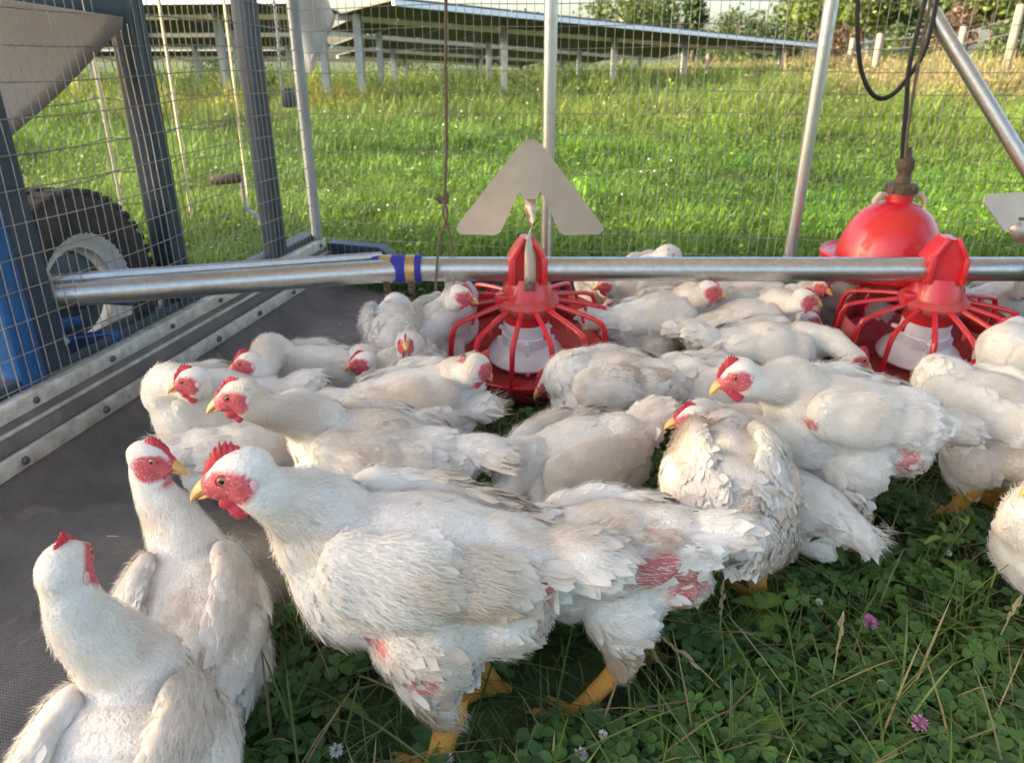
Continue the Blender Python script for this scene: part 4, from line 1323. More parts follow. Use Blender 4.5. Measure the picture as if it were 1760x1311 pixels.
    BV, BT, BN, bx_ = strands(bp, tn[bi], td[bi], rng.uniform(.012, .03, nb), np.full(nb, .0016), rng.uniform(-.3, .5, nb), rng)
    mk('tail', np.concatenate([TV, BV]), TQ, np.concatenate([TT, BT + len(TV)]), MATS['plumage'], col=np.concatenate([tailc, ta[bi][bx_]]), nrm=np.concatenate([TN, BN]), parent=root)
    tipf = np.tile(F_ROW, nf)[:, None] ** 2.5 * (rng.random(nf) * np.clip(rng.random(nf) * 1.6 - .6, 0, 1) * min(1, dirt * 1.6))[fi][:, None] * .8
    fcv = fc[fi] * (1 - tipf) + TAN * tipf
    pl = mk('plumage', np.concatenate([FV, SV]), FQ, np.concatenate([FT, ST + len(FV)]), MATS['plumage'], col=np.concatenate([fcv, sc[si]]), nrm=np.concatenate([FN, SN]), parent=root)
    pl['kind'] = 'stuff'
    # wings
    if wing:
        for sd in (-1, 1):
            mw = MB()
            wo_ = wing_open
            phi = R(wing_up)
            def wf(x, y, z):
                yy = y * (.35 + .65 * f) * SL * .97 * wing_in + wo_ * max(0, .05 - x) * .8 - .10 * max(0, -.02 - x)
                zz = z - wing_drop * max(0, .06 - x)
                return bf(x, sd * (yy * math.cos(phi) - zz * math.sin(phi)), zz * math.cos(phi) + yy * math.sin(phi))
            M1 = PBn @ np.array(Matrix.Rotation(sd * phi, 3, 'X')) @ np.array(Matrix.Rotation(R(8), 3, 'Y'))
            ell(mw, wf(.065, .078, .010), (.058 * XS, .024, .048), M1)
            ell(mw, wf(.01, .086, .012), (.083 * XS, .022, .051), M1)
            ell(mw, wf(-.06, .081, .014), (.078 * XS, .018, .040), M1)
            ell(mw, wf(-.125, .068, .016), (.058 * XS, .012, .026), M1)
            WV, Wq, WN = remesh(mw, vox, 4)
            WV = WV + WN * (vnoise(WV, .03, seed + sd) * .003)[:, None]
            WV[:, 2] = np.maximum(WV[:, 2], 0.008)
            WN = vnormals(WV, Wq)
            nw = (340, 650, 1150)[near]
            outw = np.array(PB @ Vector((0, sd * math.cos(phi), math.sin(phi))))
            wside = smoothstep(.0, .35, WN @ outw)
            Pw, Nw = sample_surface(WV, WN, Wq, nw, rng, (1 - .93 * bare(WV)) * (wside + .004))
            xl = ((Pw - np.array(C0)) @ PBn)[:, 0]
            Tw = np.tile(np.array(PB @ Vector((-1, -.20 * sd + wo_ * .5 * sd, -.10 - wing_drop))), (nw, 1))
            Tw = norm(Tw - Nw * (Tw * Nw).sum(1, keepdims=True))
            Tw = norm(Tw + np.cross(Nw, Tw) * rng.normal(0, .14, nw)[:, None])
            g = smoothstep(.10, -.12, xl)
            Lw = (.016 + .024 * g) * rng.uniform(.8, 1.2, nw)
            Ww = (.0062 + .0050 * g) * rng.uniform(.85, 1.15, nw) * (1.35, 1.1, 1.0)[near]
            w1 = feather_cards(Pw, Nw, Tw, Lw, Ww, rng.uniform(.0, .08, nw), rng.uniform(.08, .20, nw), rng, blend=.40)
            cw = stain(Pw, plumage_colour(Pw, rng, dirt, seed + 20, (Pw - np.array(C0)) @ PBn[:, 2] + .03))
            nsw = ns // 8
            Pv, Nv = sample_surface(WV, WN, Wq, nsw, rng, (1 - .8 * bare(WV)) * (wside + .15))
            Tv = np.tile(np.array(PB @ Vector((-1, 0, -.15))), (nsw, 1)); Tv = norm(Tv - Nv * (Tv * Nv).sum(1, keepdims=True))
            w2 = strands(Pv + Nv * .003, Nv, Tv, rng.uniform(.006, .018, nsw), np.full(nsw, (.0020, .0015, .0011)[near]), rng.uniform(.02, .35, nsw), rng)
            cv = stain(Pv, plumage_colour(Pv, rng, dirt, seed + 20, (Pv - np.array(C0)) @ PBn[:, 2] + .03))
            wc = plumage_colour(WV, rng, dirt, seed + 20, np.zeros(len(WV))) * .93
            wb = bare(WV)[:, None]
            wc = wc * (1 - wb) + PINK * wb
            n0 = len(WV); n1 = n0 + len(w1[0])
            wo2 = mk('wing', np.concatenate([WV, w1[0], w2[0]]), np.concatenate([Wq, w1[1] + n0]), np.concatenate([w1[4] + n0, w2[1] + n1]), MATS['plumage'],
               col=np.concatenate([wc, cw[w1[3]], cv[w2[3]]]), nrm=np.concatenate([WN, w1[2], w2[2]]), parent=root)
            # flight feathers along the lower rear edge
            nq = 12
            tq = np.linspace(0, 1, nq)
            pb_ = np.array([wf(.015 - .125 * a, .091 - .019 * a, -.026 + .026 * a)[:] for a in tq])
            dq = np.array([(PB @ Vector((-1, (-.22 - .16 * a) * sd + wo_ * .6 * sd, -.16 + .12 * a - wing_drop))).normalized()[:] for a in tq])
            nq_ = np.tile(np.array(PB @ Vector((0.0, sd * math.cos(phi), .25 + math.sin(phi)))), (nq, 1))
            nq_ = norm(nq_ - dq * (nq_ * dq).sum(1, keepdims=True))
            lq = (.066 + .020 * tq) * rng.uniform(.9, 1.1, nq)
            w3 = feather_cards(pb_, nq_, dq, lq, np.full(nq, .0080), np.full(nq, .03), np.full(nq, .06), rng, ragged=.3, blend=.2)
            cq = plumage_colour(pb_ + dq * .05, rng, min(1, dirt * 1.6), seed + 31, np.zeros(nq))
            cc = cq[w3[3]].copy()
            e_ = np.tile(F_ROW, nq)[:, None] ** 2 * .5 * dirt
            cc = cc * (1 - e_) + TAN * e_
            w3v = w3[0].copy(); w3v[:, 2] = np.maximum(w3v[:, 2], .008)
            mk('flight_feathers', w3v, w3[1], w3[4], MATS['plumage'], col=cc, nrm=w3[2], parent=wo2)
    # head parts
    nu = (5, 7, 9)[near]
    def surf_y(x, z, sd):
        m = loc_h[:, 1] * sd > 0.003
        if not m.any(): return .022
        d = (loc_h[m, 0] - x) ** 2 + (loc_h[m, 2] - z) ** 2
        return abs(loc_h[m, 1][d.argmin()])
    def top_z(x):
        m = (np.abs(loc_h[:, 1]) < .008) & (np.abs(loc_h[:, 0]) < .06) & (loc_h[:, 2] > -.01) & (loc_h[:, 2] < .05)
        if not m.any(): return .024
        d = np.abs(loc_h[m, 0] - x)
        return loc_h[m, 2][d.argmin()]
    for sd in (-1, 1):
        ex, ez = .0125, .0065
        ey = surf_y(ex, ez, sd) - .0022
        m1 = MB(); ell(m1, hp(ex, sd * ey, ez), (.0056, .0042, .0056), HMn)
        eo = m1.build('eye', MATS['eye_iris'], root)
        m1 = MB(); m1.tube([hp(ex + .0060 * math.cos(a), sd * (ey + .0018), ez + .0056 * math.sin(a)) for a in np.linspace(0, 2 * PI, 13)], .0012, 5, False); m1.build('eyelid', MATS['wattle'], eo)
        m1 = MB(); ell(m1, hp(ex, sd * (ey + .0016), ez), (.0036, .0030, .0036), HMn)
        m1.build('pupil', MATS['eye_pupil'], eo)
        m1 = MB(); ly = surf_y(-.013, -.006, sd)
        ell(m1, hp(-.0125, sd * (ly - .0006), -.006), (.0056, .0018, .0066), HMn)
        m1.build('earlobe', MATS['earlobe'], root)
        # wattle: flattened drop below the beak
        m1 = MB()
        wy = .0085
        ell(m1, hp(.019, sd * wy, -.022), (.011, .0042, .009), HMn)
        ell(m1, hp(.013, sd * (wy + .001), -.033), (.0105 * comb, .0036, .0115 * comb), HMn)
        wv, wq, wnn = remesh(m1, .0016 if near else .0026, 3)
        mk('wattle', wv, wq, None, MATS['wattle'], parent=root)
    # comb: serrated blade following the crown
    nsp = 7
    nx = 43
    xs = np.linspace(.035, -.008, nx)
    up_o = []; dn_o = []
    for i, x in enumerate(xs):
        t = i / (nx - 1)
        zb_ = top_z(x) if x < .030 else top_z(.030) - (x - .030) * 1.1
        env = math.sin(PI * min(1, t * 1.05 + .06)) ** .6
        ph = t * nsp + .15
        sp = abs((ph % 1) * 2 - 1)
        hgt = (.004 + .0055 * env + .0075 * env * sp ** 1.4) * comb
        if i == nx - 1: hgt = .002
        lean = -.006 * env * sp
        dn_o.append((x, zb_ - .006)); up_o.append((x + lean, zb_ + hgt))
    cV = []; Q = []
    for i in range(nx):
        t = i / (nx - 1)
        wv_ = .0012 * math.sin(7 * t + seed)
        thb = .0036; tht = .0013
        for (xx, zz), th_ in ((dn_o[i], thb), (((dn_o[i][0] + up_o[i][0]) / 2, (dn_o[i][1] + up_o[i][1]) / 2), .0026), (up_o[i], tht)):
            for sd in (-1, 1):
                cV.append(hp(xx, sd * th_ + wv_, zz)[:])
    for i in range(nx - 1):
        a, b = i * 6, (i + 1) * 6
        for r_ in (0, 2):
            Q.append((a + r_, b + r_, b + r_ + 2, a + r_ + 2)); Q.append((a + r_ + 1, a + r_ + 3, b + r_ + 3, b + r_ + 1))
        Q.append((a + 4, b + 4, b + 5, a + 5))
    for a in (0, (nx - 1) * 6):
        Q.append((a, a + 1, a + 3, a + 2)); Q.append((a + 2, a + 3, a + 5, a + 4))
    mk('comb', cV, Q, None, MATS['comb'], parent=root)
    # beak: hooked upper and shorter lower mandible
    def mandible(pts, rad):
        V_, Q_ = [], []
        n_ = 10
        for (x, z), (ry, rz) in zip(pts, rad):
            for k in range(n_):
                th = 2 * PI * k / n_
                V_.append(hp(x, ry * math.cos(th), z + rz * math.sin(th))[:])
        for i in range(len(pts) - 1):
            for k in range(n_):
                k2 = (k + 1) % n_
                Q_.append((i * n_ + k, i * n_ + k2, (i + 1) * n_ + k2, (i + 1) * n_ + k))
        m_ = MB(); m_.add(V_, Q_); return m_
    bk = mandible([(.024, -.001), (.034, -.001), (.043, -.004), (.050, -.008), (.0545, -.0125), (.056, -.016)],
                  [(.0105, .0085), (.0095, .0078), (.0075, .0064), (.0052, .0046), (.0028, .0026), (.0006, .0006)]).build('beak', MATS['beak'], root)
    mandible([(.024, -.010), (.034, -.0105), (.043, -.0120), (.049, -.0140)],
             [(.0090, .0045), (.0078, .0040), (.0052, .0030), (.0010, .0010)]).build('lower_mandible', MATS['beak'], bk)
    # legs
    if not sit:
        for sd in (-1, 1):
            lx, ly = (legs or {}).get(sd, (-.01, .060 * sd))
            hk = Vector((-.035, .056 * sd, max(.085, z0 - .155)))
            an = Vector((lx, ly, .016))
            m1 = MB()
            pts = [hk + (hk - an) * .25, hk, hk.lerp(an, .3), hk.lerp(an, .7), an, an - Vector((0, 0, .008))]
            m1.tube(pts, [.015, .0175, .0145, .0138, .0160, .012], 12)
            ta_ = rng.uniform(-8, 8)
            for ang, ln_ in ((0, .066), (32, .056), (-32, .056), (178, .026)):
                d = Vector((math.cos(R(ang * sd + ta_)), math.sin(R(ang * sd + ta_)), 0))
                m1.tube([an + Vector((0, 0, -.004)), an + d * ln_ * .35 + Vector((0, 0, -.002)), an + d * ln_ * .7 + Vector((0, 0, -.006)), an + d * ln_ + Vector((0, 0, -.009))],
                        [.0100, .0082, .0074, .0050], 8)
            lo = m1.build('leg', MATS['shank'], root)
            for ang, ln_ in ((0, .066), (32, .056), (-32, .056)):
                d = Vector((math.cos(R(ang * sd + ta_)), math.sin(R(ang * sd + ta_)), 0))
                e_ = an + d * ln_ + Vector((0, 0, -.008))
                MB().tube([e_ - d * .002, e_ + d * .008 + Vector((0, 0, -.002)), e_ + d * .014 + Vector((0, 0, -.007))], [.0036, .0028, .0006], 6).build('claw', MATS['claw'], lo)
    return root
# ------------------------------------------------------------------ the flock, nearest first
chicken((722, 966), 178, (415, 812, .415), 188, -14, zb=.268, s=1.15, pitch=8, sit=False, near=2, seed=11, stains=[((.09, .04, -.085), (.08, .06, .025), .55), ((-.035, .06, -.15), (.06, .06, .05), .75), ((-.13, .07, .01), (.09, .05, .018), .55), ((-.16, .05, -.05), (.05, .05, .03), .4)], dirt=.65, tail_up=10, tail_len=.8,
        bald=[((.055, .11, -.055), (.055, .05, .022)), ((-.015, .11, -.085), (.035, .05, .022)), ((-.165, .07, -.02), (.022, .05, .06)), ((.03, .13, .055), (.022, .03, .012)), ((-.14, .08, -.085), (.05, .05, .018))],
        legs={1: (-.015, .075), -1: (-.07, -.06)},
        label='large white chicken in front, standing in profile facing left with bare pink patches')
chicken((325, 1075), 106, (257, 786, .305), -4, -14, zb=.130, s=1.02, pitch=6, near=2, seed=12, stains=[((-.06, .0, .085), (.05, .06, .03), .35), ((-.12, -.04, .05), (.05, .03, .03), .5)], dirt=.55, tail_up=-25, tail_len=.5, fat=1.26, wing_up=24, wing_in=.86,
        label='white chicken on the rubber mat seen from behind, its red head turned right')
chicken((205, 1375), 98, (112, 975, .365), 100, -4, zb=.145, s=1.08, pitch=6, near=2, seed=13, dirt=.45, tail_up=-10, fat=1.28, wing_up=24, wing_in=.86, comb=.75,
        label='white chicken in the bottom left corner, back to the viewer with its neck up')
chicken((1040, 950), 172, (800, 1000, .13), 190, -40, zb=.225, s=.93, pitch=-7, sit=False, near=2, seed=14, stains=[((-.02, .05, .07), (.05, .05, .025), .6), ((-.10, .07, .065), (.05, .05, .02), .7), ((-.03, .06, -.14), (.07, .05, .05), .7), ((-.17, .05, -.06), (.05, .06, .04), .6)], dirt=.85, tail_up=4, tail_len=.7,
        bald=[((-.10, .09, .02), (.045, .07, .045)), ((-.14, .07, -.045), (.03, .07, .07)), ((-.045, .11, .035), (.04, .03, .03)), ((-.175, .05, -.01), (.03, .06, .04))],
        legs={1: (.03, .075), -1: (-.09, -.065)},
        label='white chicken with a large bare red flank, its front hidden behind the largest chicken')
chicken((1250, 826), 80, (1320, 800, .12), 80, -45, zb=.215, s=1.06, pitch=-9, sit=False, near=2, seed=15, stains=[((-.17, -.02, .02), (.05, .04, .030), .55), ((-.15, .0, -.09), (.07, .07, .05), .65), ((-.20, -.02, -.01), (.02, .014, .012), 1.2)], dirt=.85, tail_up=-40, tail_len=.5, fat=1.2, wing_up=26, wing_in=.86,
        bald=[((-.165, -.01, -.085), (.05, .045, .028)), ((-.15, .07, -.04), (.03, .03, .035))], wing_open=.0,
        legs={1: (-.02, .075), -1: (-.02, -.07)},
        label='white chicken with its soiled fluffy rump turned straight to the viewer')
chicken((1458, 718), 174, (1268, 642, .345), 192, -22, zb=.245, s=1.03, pitch=7, sit=False, near=2, seed=16, stains=[((-.09, .05, -.12), (.07, .05, .03), .6)], dirt=.40, tail_up=-14, tail_len=.8, comb=1.15,
        bald=[((-.13, .085, -.055), (.055, .06, .055)), ((-.06, .10, -.10), (.07, .05, .016)), ((.12, .07, .01), (.02, .03, .012))],
        legs={1: (-.02, .075), -1: (-.05, -.06)},
        label='white chicken with a dark red comb standing in front of the right feeder, facing left')
chicken((1345, 855), 128, (1310, 790, .14), 128, -35, zb=.115, s=.84, pitch=2, near=1, seed=17, dirt=.35, tail_up=-22, wing_open=.12,
        label='crouching white chicken half hidden behind the soiled rump, tail in the grass')
chicken((985, 795), 205, (860, 870, .12), 205, -35, zb=.145, s=1.02, pitch=-6, near=2, seed=18, dirt=.55, tail_up=14, fat=1.12,
        label='round white chicken sitting head down in the middle of the flock')
chicken((1290, 775), 172, (1190, 716, .255), 186, -10, zb=.12, s=.98, pitch=6, near=1, seed=19, dirt=.25, comb=.8,
        label='white chicken with only its red face showing above the soiled rump')
chicken((650, 785), 176, (412, 678, .36), 190, -14, zb=.205, s=1.04, pitch=9, sit=False, near=2, seed=20, stains=[((-.06, .08, .01), (.09, .04, .014), .7), ((-.16, .03, .02), (.05, .05, .03), .4)], dirt=.7, tail_up=18, tail_len=1.1, comb=.6,
        label='white chicken behind the largest one, neck raised, with a pale ear spot')
chicken((378, 695), 205, (332, 652, .295), 186, -14, zb=.180, s=.98, pitch=12, near=1, seed=21, dirt=.15, comb=.95,
        label='white chicken sitting closest to the wooden batten of the rubber mat, facing left')
chicken((440, 770), 18, (560, 770, .16), 10, -30, zb=.115, s=.95, pitch=-2, near=1, seed=22, dirt=.45, tail_up=-4, tail_len=1.1, wing_open=.15,
        label='white chicken lying on the mat with only its frayed tail showing at left')
chicken((545, 645), 182, (428, 622, .255), 184, -12, zb=.14, s=.96, pitch=6, near=1, seed=23, dirt=.45, comb=.8,
        label='white chicken sitting behind two others at the mat edge, facing left')
chicken((690, 650), 178, (625, 620, .20), 186, -14, zb=.125, s=.95, pitch=6, near=1, seed=24, dirt=.35, comb=.6,
        label='white chicken whose head alone shows left of the feeder, facing left')
chicken((715, 692), 8, (822, 628, .255), 45, -38, zb=.16, s=1.03, pitch=8, near=1, seed=25, stains=[((-.04, -.06, .05), (.09, .05, .03), .45)], dirt=.6, tail_up=6,
        label='tan stained white chicken leaning right into the left feeder')
chicken((685, 735), 188, (585, 745, .13), 195, -35, zb=.125, s=1.02, pitch=-2, near=1, seed=26, dirt=.45, tail_up=2,
        label='white chicken sitting with a domed back in front of the one at the left feeder')
chicken((676, 565), 94, (690, 535, .12), 90, -30, zb=.170, s=.92, pitch=-8, sit=False, near=0, seed=27, dirt=.2, tail_up=-40, tail_len=.4, fat=1.1,
        label='white chicken under the clamp on the pipe, rounded rump to the viewer')
chicken((702, 615), -80, (697, 592, .235), -80, 20, zb=.11, s=.85, pitch=12, near=0, seed=28, dirt=.15, comb=.5,
        label='small white chicken facing the viewer with its pink throat raised')
chicken((752, 560), 40, (792, 505, .30), 5, -20, zb=.165, s=.92, pitch=16, sit=False, near=0, seed=29, dirt=.2, comb=.6,
        label='white chicken stretching its neck up beside the left feeder under the pipe')
chicken((1050, 665), 184, (945, 655, .15), 186, -38, zb=.16, s=1.04, pitch=2, near=1, seed=30, stains=[((-.03, .07, .065), (.075, .05, .030), .8), ((.05, .08, .01), (.05, .04, .03), .4)], dirt=.75, tail_up=8,
        label='brown stained white chicken leaning left into the left feeder')
chicken((1225, 668), 170, (1150, 655, .13), 180, -30, zb=.135, s=.98, pitch=2, near=1, seed=31, dirt=.25, tail_up=4,
        label='white chicken sitting right behind the dark red comb')
chicken((1315, 605), 4, (1470, 615, .17), 0, -25, zb=.16, s=1.02, pitch=0, near=1, seed=32, dirt=.3, tail_up=28,
        label='white chicken stretching right toward the right feeder with its tail raised')
chicken((1275, 562), 8, (1382, 512, .275), 2, -12, zb=.17, s=1.0, pitch=14, sit=False, near=1, seed=33, dirt=.45, comb=.45,
        label='white chicken in profile facing right, head highest beside the right feeder')
chicken((1315, 528), 4, (1392, 547, .18), 0, -22, zb=.145, s=.92, pitch=2, near=0, seed=34, dirt=.3, comb=.5,
        label='white chicken whose pink face pokes out below the chin of its neighbour')
chicken((1130, 550), 8, (1218, 497, .275), 0, -10, zb=.165, s=1.0, pitch=12, sit=False, near=1, seed=35, dirt=.5, comb=.4,
        label='white chicken facing right with its head touching the pipe')
chicken((1132, 503), 186, (1050, 522, .14), 190, -35, zb=.165, s=.95, pitch=-2, near=0, seed=36, dirt=.55, comb=.5,
        label='white chicken with its brownish neck bent down beside the left feeder')
chicken((1285, 520), 168, (1220, 530, .13), 175, -30, zb=.145, s=.95, pitch=0, near=0, seed=37, dirt=.45,
        label='white chicken sitting hunched near the low blue rail')
chicken((1052, 498), 178, (1052, 490, .22), 180, -10, zb=.12, s=.9, pitch=4, near=0, seed=38, dirt=.1, comb=.6,
        label='white chicken right behind the left feeder, face just under the pipe')
chicken((1452, 520), 160, (1412, 492, .215), -70, -5, zb=.135, s=.9, pitch=8, near=0, seed=39, dirt=.1, comb=.5,
        label='white chicken between the tall neck and the right feeder, facing the viewer')
chicken((1108, 476), 20, (1147, 441, .265), 60, -10, zb=.17, s=.92, pitch=14, sit=False, near=0, seed=40, dirt=.2, comb=.3,
        label='white chicken at the far fence, crown showing above the pipe')
chicken((1700, 715), 118, (1630, 655, .20), 125, -32, zb=.205, s=1.05, pitch=2, sit=False, near=1, seed=41, dirt=.6, tail_up=-30, tail_len=.6, fat=1.1,
        label='white chicken with its back to the viewer, neck bent into the right feeder')
chicken((1862, 925), 192, (1818, 830, .24), 176, -12, zb=.135, s=1.0, pitch=6, near=2, seed=42, dirt=.25, tail_up=-12,
        label='white chicken cut off by the right edge, lying in the foreground grass')
chicken((1800, 640), 150, (1740, 560, .26), 180, -14, zb=.19, s=1.0, pitch=10, sit=False, near=0, seed=43, dirt=.3, comb=.5,
        label='white chicken at the right edge beyond the feeder, facing left')
chicken((1722, 520), 10, (1760, 490, .24), 10, -20, zb=.14, s=.92, pitch=6, near=0, seed=44, dirt=.3,
        label='white chicken at the right edge behind the hanging metal plate')
# ------------------------------------------------------------------ grass, clover, flowers
def blades(P, H, Wd, col, rng, lean=.45, bend=.5, segs=3):
    n = len(P)
    a = rng.uniform(0, 2 * PI, n)
    d = np.stack([np.cos(a), np.sin(a), np.zeros(n)], 1)
    b = np.stack([-np.sin(a), np.cos(a), np.zeros(n)], 1)
    f = rng.uniform(0, 2 * PI, n)
    b = norm(b + .0)
    ln = np.abs(rng.normal(0, lean, n)); bd = np.abs(rng.normal(0, bend, n))
    rows = []
    for i in range(segs):
        t = i / segs
        c = P + d * ((ln * t + bd * t * t) * H)[:, None] + np.array([0, 0, 1]) * (H * t * (1 - .35 * bd * t))[:, None]
        w = Wd * (1 - .55 * t)
        rows += [c - b * (w * .5)[:, None], c + b * (w * .5)[:, None]]
    c = P + d * ((ln + bd) * H)[:, None] + np.array([0, 0, 1]) * (H * np.maximum(.25, 1 - .45 * bd))[:, None]
    rows.append(c)
    V = np.stack(rows, 1)
    m = 2 * segs + 1
    base = (np.arange(n) * m)[:, None]
    Q = np.concatenate([base + np.array([2 * i, 2 * i + 1, 2 * i + 3, 2 * i + 2]) for i in range(segs - 1)], 0) if segs > 1 else np.zeros((0, 4), int)
    T = base + np.array([2 * segs - 2, 2 * segs - 1, 2 * segs])
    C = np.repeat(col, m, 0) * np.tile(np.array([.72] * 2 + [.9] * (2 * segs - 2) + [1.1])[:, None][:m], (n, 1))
    return V.reshape(-1, 3), Q, T, C

def hen_mask(P, pad=0.0):
    """1 where nothing stands, 0 beneath a chicken's body"""
    m = np.ones(len(P)); 
    for x, y, yaw, s, sit, zb in HENS:
        dx, dy = P[:, 0] - x, P[:, 1] - y
        u = dx * math.cos(yaw) + dy * math.sin(yaw); v = -dx * math.sin(yaw) + dy * math.cos(yaw)
        e = (u / ((.145 + pad) * s)) ** 2 + (v / ((.10 + pad) * s)) ** 2
        m = np.minimum(m, np.where(e < 1, 0.0 if sit else .35, 1.0))
    for fx in (X1, X2):
        m = np.where((P[:, 0] - fx) ** 2 + (P[:, 1] - FY) ** 2 < .222 ** 2, 0.0, m)
    return m
def on_mat(P):
    rel = P[:, :2] - np.array(NEAR_L[:2])
    s_ = rel @ np.array(wdir[:2]); o_ = -(rel @ np.array(wout[:2]))
    return (o_ < skirt_width(s_) + .005) & (s_ < LEN_L)
def pen_points(n, rng, y0=.25, y1=2.75):
    y = rng.uniform(y0, y1, n); x = rng.uniform(-1, 1, n) * (.95 * y + .35)
    P = np.stack([x, y, np.zeros(n)], 1)
    return P[~on_mat(P)]
GREENS = np.array([[.050, .105, .018], [.075, .140, .022], [.095, .165, .030], [.060, .115, .030], [.12, .17, .045]])
STRAW = np.array([[.34, .27, .13], [.42, .33, .17], [.28, .21, .10]])
rng = np.random.default_rng(101)
P = pen_points(50000, rng)
hm = hen_mask(P)
k = rng.random(len(P)) < np.where(hm > .5, 1, hm * .9 + (hm > 0) * 0)
P = P[k]; hm = hm[k]
n = len(P)
clump = .5 + .5 * vnoise(P, .10, 4)
H = rng.uniform(.03, .085, n) * (.6 + .7 * clump) * np.where(hm > .5, 1, .6)
c = GREENS[rng.integers(0, 5, n)] * rng.uniform(.85, 1.55, (n, 1))
st = rng.random(n) < .10
c[st] = STRAW[rng.integers(0, 3, st.sum())]
H[st] *= .8
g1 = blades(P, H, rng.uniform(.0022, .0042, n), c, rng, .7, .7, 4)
# long loose blades and dry stalks lying about in front
P = pen_points(3600, rng, .3, 1.6); P = P[hen_mask(P) > .9]; n = len(P)
c = GREENS[rng.integers(1, 5, n)] * rng.uniform(1.0, 1.7, (n, 1)); st = rng.random(n) < .22; c[st] = STRAW[rng.integers(0, 3, st.sum())]
g2 = blades(P, rng.uniform(.08, .16, n), rng.uniform(.0018, .0048, n), c, rng, .8, .8, 5)
def join(parts):
    V = []; Q = []; T = []; C = []; o = 0
    for v, q, t, cc in parts:
        V.append(v); C.append(cc)
        if q is not None and len(q): Q.append(q + o)
        if t is not None and len(t): T.append(t + o)
        o += len(v)
    return np.concatenate(V), (np.concatenate(Q) if Q else None), (np.concatenate(T) if T else None), np.concatenate(C)
V, Q, T, C = join([g1, g2])
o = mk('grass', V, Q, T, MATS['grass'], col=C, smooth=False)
tag(o, 'short shaded grass growing between the chickens in the pen', 'grass', kind='stuff')

def clover(P, rng, r0=.0055, r1=.0118, h0=.02, h1=.07):
    n = len(P)
    h = rng.uniform(h0, h1, n) * (.6 + .6 * (.5 + .5 * vnoise(P, .15, 14)))
    C0 = P + np.array([0, 0, 1]) * h[:, None] + np.stack([rng.normal(0, .01, n), rng.normal(0, .01, n), np.zeros(n)], 1)
    r = rng.uniform(r0, r1, n); a0 = rng.uniform(0, 2 * PI, n)
    tilt = rng.normal(0, .30, (n, 2))
    Vs = []; Ts = []; o = 0
    m = 8
    allV = []
    for lf in range(3):
        a = a0 + lf * 2 * PI / 3
        d = np.stack([np.cos(a), np.sin(a), np.zeros(n)], 1); b = np.stack([-np.sin(a), np.cos(a), np.zeros(n)], 1)
        prof = [(0, 0, 0), (.55, .62, .10), (1.1, .80, .12), (1.65, .60, .05), (1.78, .28, 0), (1.66, 0, -.04), (1.78, -.28, 0), (1.65, -.60, .05), (1.1, -.80, .12), (.55, -.62, .10)]
        for (u, v, z) in prof:
            p = C0 + d * (u * r)[:, None] + b * (v * r)[:, None]
            rel = p - C0
            p = p + np.array([0, 0, 1]) * (z * r + rel[:, 0] * tilt[:, 0] + rel[:, 1] * tilt[:, 1] - .12 * u * r)[:, None]
            allV.append(p)
    V = np.stack(allV, 1)
    base = (np.arange(n) * 30)[:, None]
    T = []
    for lf in range(3):
        for k in range(1, 9):
            T.append(base + np.array([lf * 10, lf * 10 + k, lf * 10 + k + 1]))
    T = np.concatenate(T, 0)
    c = np.array([[.052, .125, .032]]) * rng.uniform(.7, 1.7, (n, 1)) * np.array([[1, 1, 1]]) + rng.uniform(0, .02, (n, 1)) * np.array([[1, 1, .2]])
    return V.reshape(-1, 3), None, T, np.repeat(c, 30, 0)
P = pen_points(16000, rng, .28, 1.45); P = P[hen_mask(P) > .9]
P = P[vnoise(P, .22, 33) + rng.normal(0, .35, len(P)) > -.35]
c1 = clover(P, rng)
P = pen_points(3000, rng, 1.2, 2.75); P = P[hen_mask(P) > .9]
c2 = clover(P, rng)
V, Q, T, C = join([c1, c2])
o = mk('clover_patch', V, Q, T, MATS['leaf'], col=C, smooth=False)
tag(o, 'low dark green clover covering the ground in front', 'clover', kind='stuff')

# meadow beyond the wire: blades grow with distance so that they stay readable
rng = np.random.default_rng(202)
n = 230000
Y = np.exp(rng.uniform(math.log(2.4), math.log(34), n)); X = rng.uniform(-1, 1, n) * (.80 * Y + 1.2)
rel = np.stack([X, Y], 1) - np.array(CORNER[:2])
keep = (rel @ np.array(wdir[:2]) > .03) | ((np.stack([X, Y], 1) - np.array(NEAR_L[:2])) @ np.array(wout[:2]) > .08)
P = np.stack([X, Y, np.zeros(n)], 1)[keep]; n = len(P)
P[:, 2] = terrain(P[:, 0], P[:, 1])
Y = P[:, 1]
pt = .5 + .5 * vnoise(P * np.array([1, 1, 0]), .9, 41); pt2 = .5 + .5 * vnoise(P * np.array([1, 1, 0]), 2.6, 43)
rough = smoothstep(6.0, 11.5, Y + 1.6 * pt2) 
leftw = smoothstep(1.0, -3.0, P[:, 0]) * smoothstep(2.6, 4.0, Y) * .55
rough = np.maximum(rough, leftw)
H = (rng.uniform(.05, .12, n) * (.6 + .8 * pt)) * (1 - rough) + rng.uniform(.10, .36, n) * rough * (.55 + .6 * pt)
W = .0032 + .0011 * Y
LUSH = np.array([[.11, .23, .022], [.14, .28, .028], [.18, .32, .035], [.10, .20, .025]])
MEAD = np.array([[.14, .23, .040], [.19, .26, .05], [.12, .20, .035], [.20, .26, .06]])
DRY = np.array([[.42, .33, .15], [.50, .40, .20], [.34, .28, .11]])
i4 = rng.integers(0, 4, n)
c = LUSH[i4] * (1 - rough[:, None]) + MEAD[i4] * rough[:, None]
dry = smoothstep(3.5, 7.5, P[:, 0]) * smoothstep(9.5, 14, Y) * .75 + .03 * rough
dk = rng.random(n) < dry
c[dk] = DRY[rng.integers(0, 3, dk.sum())]
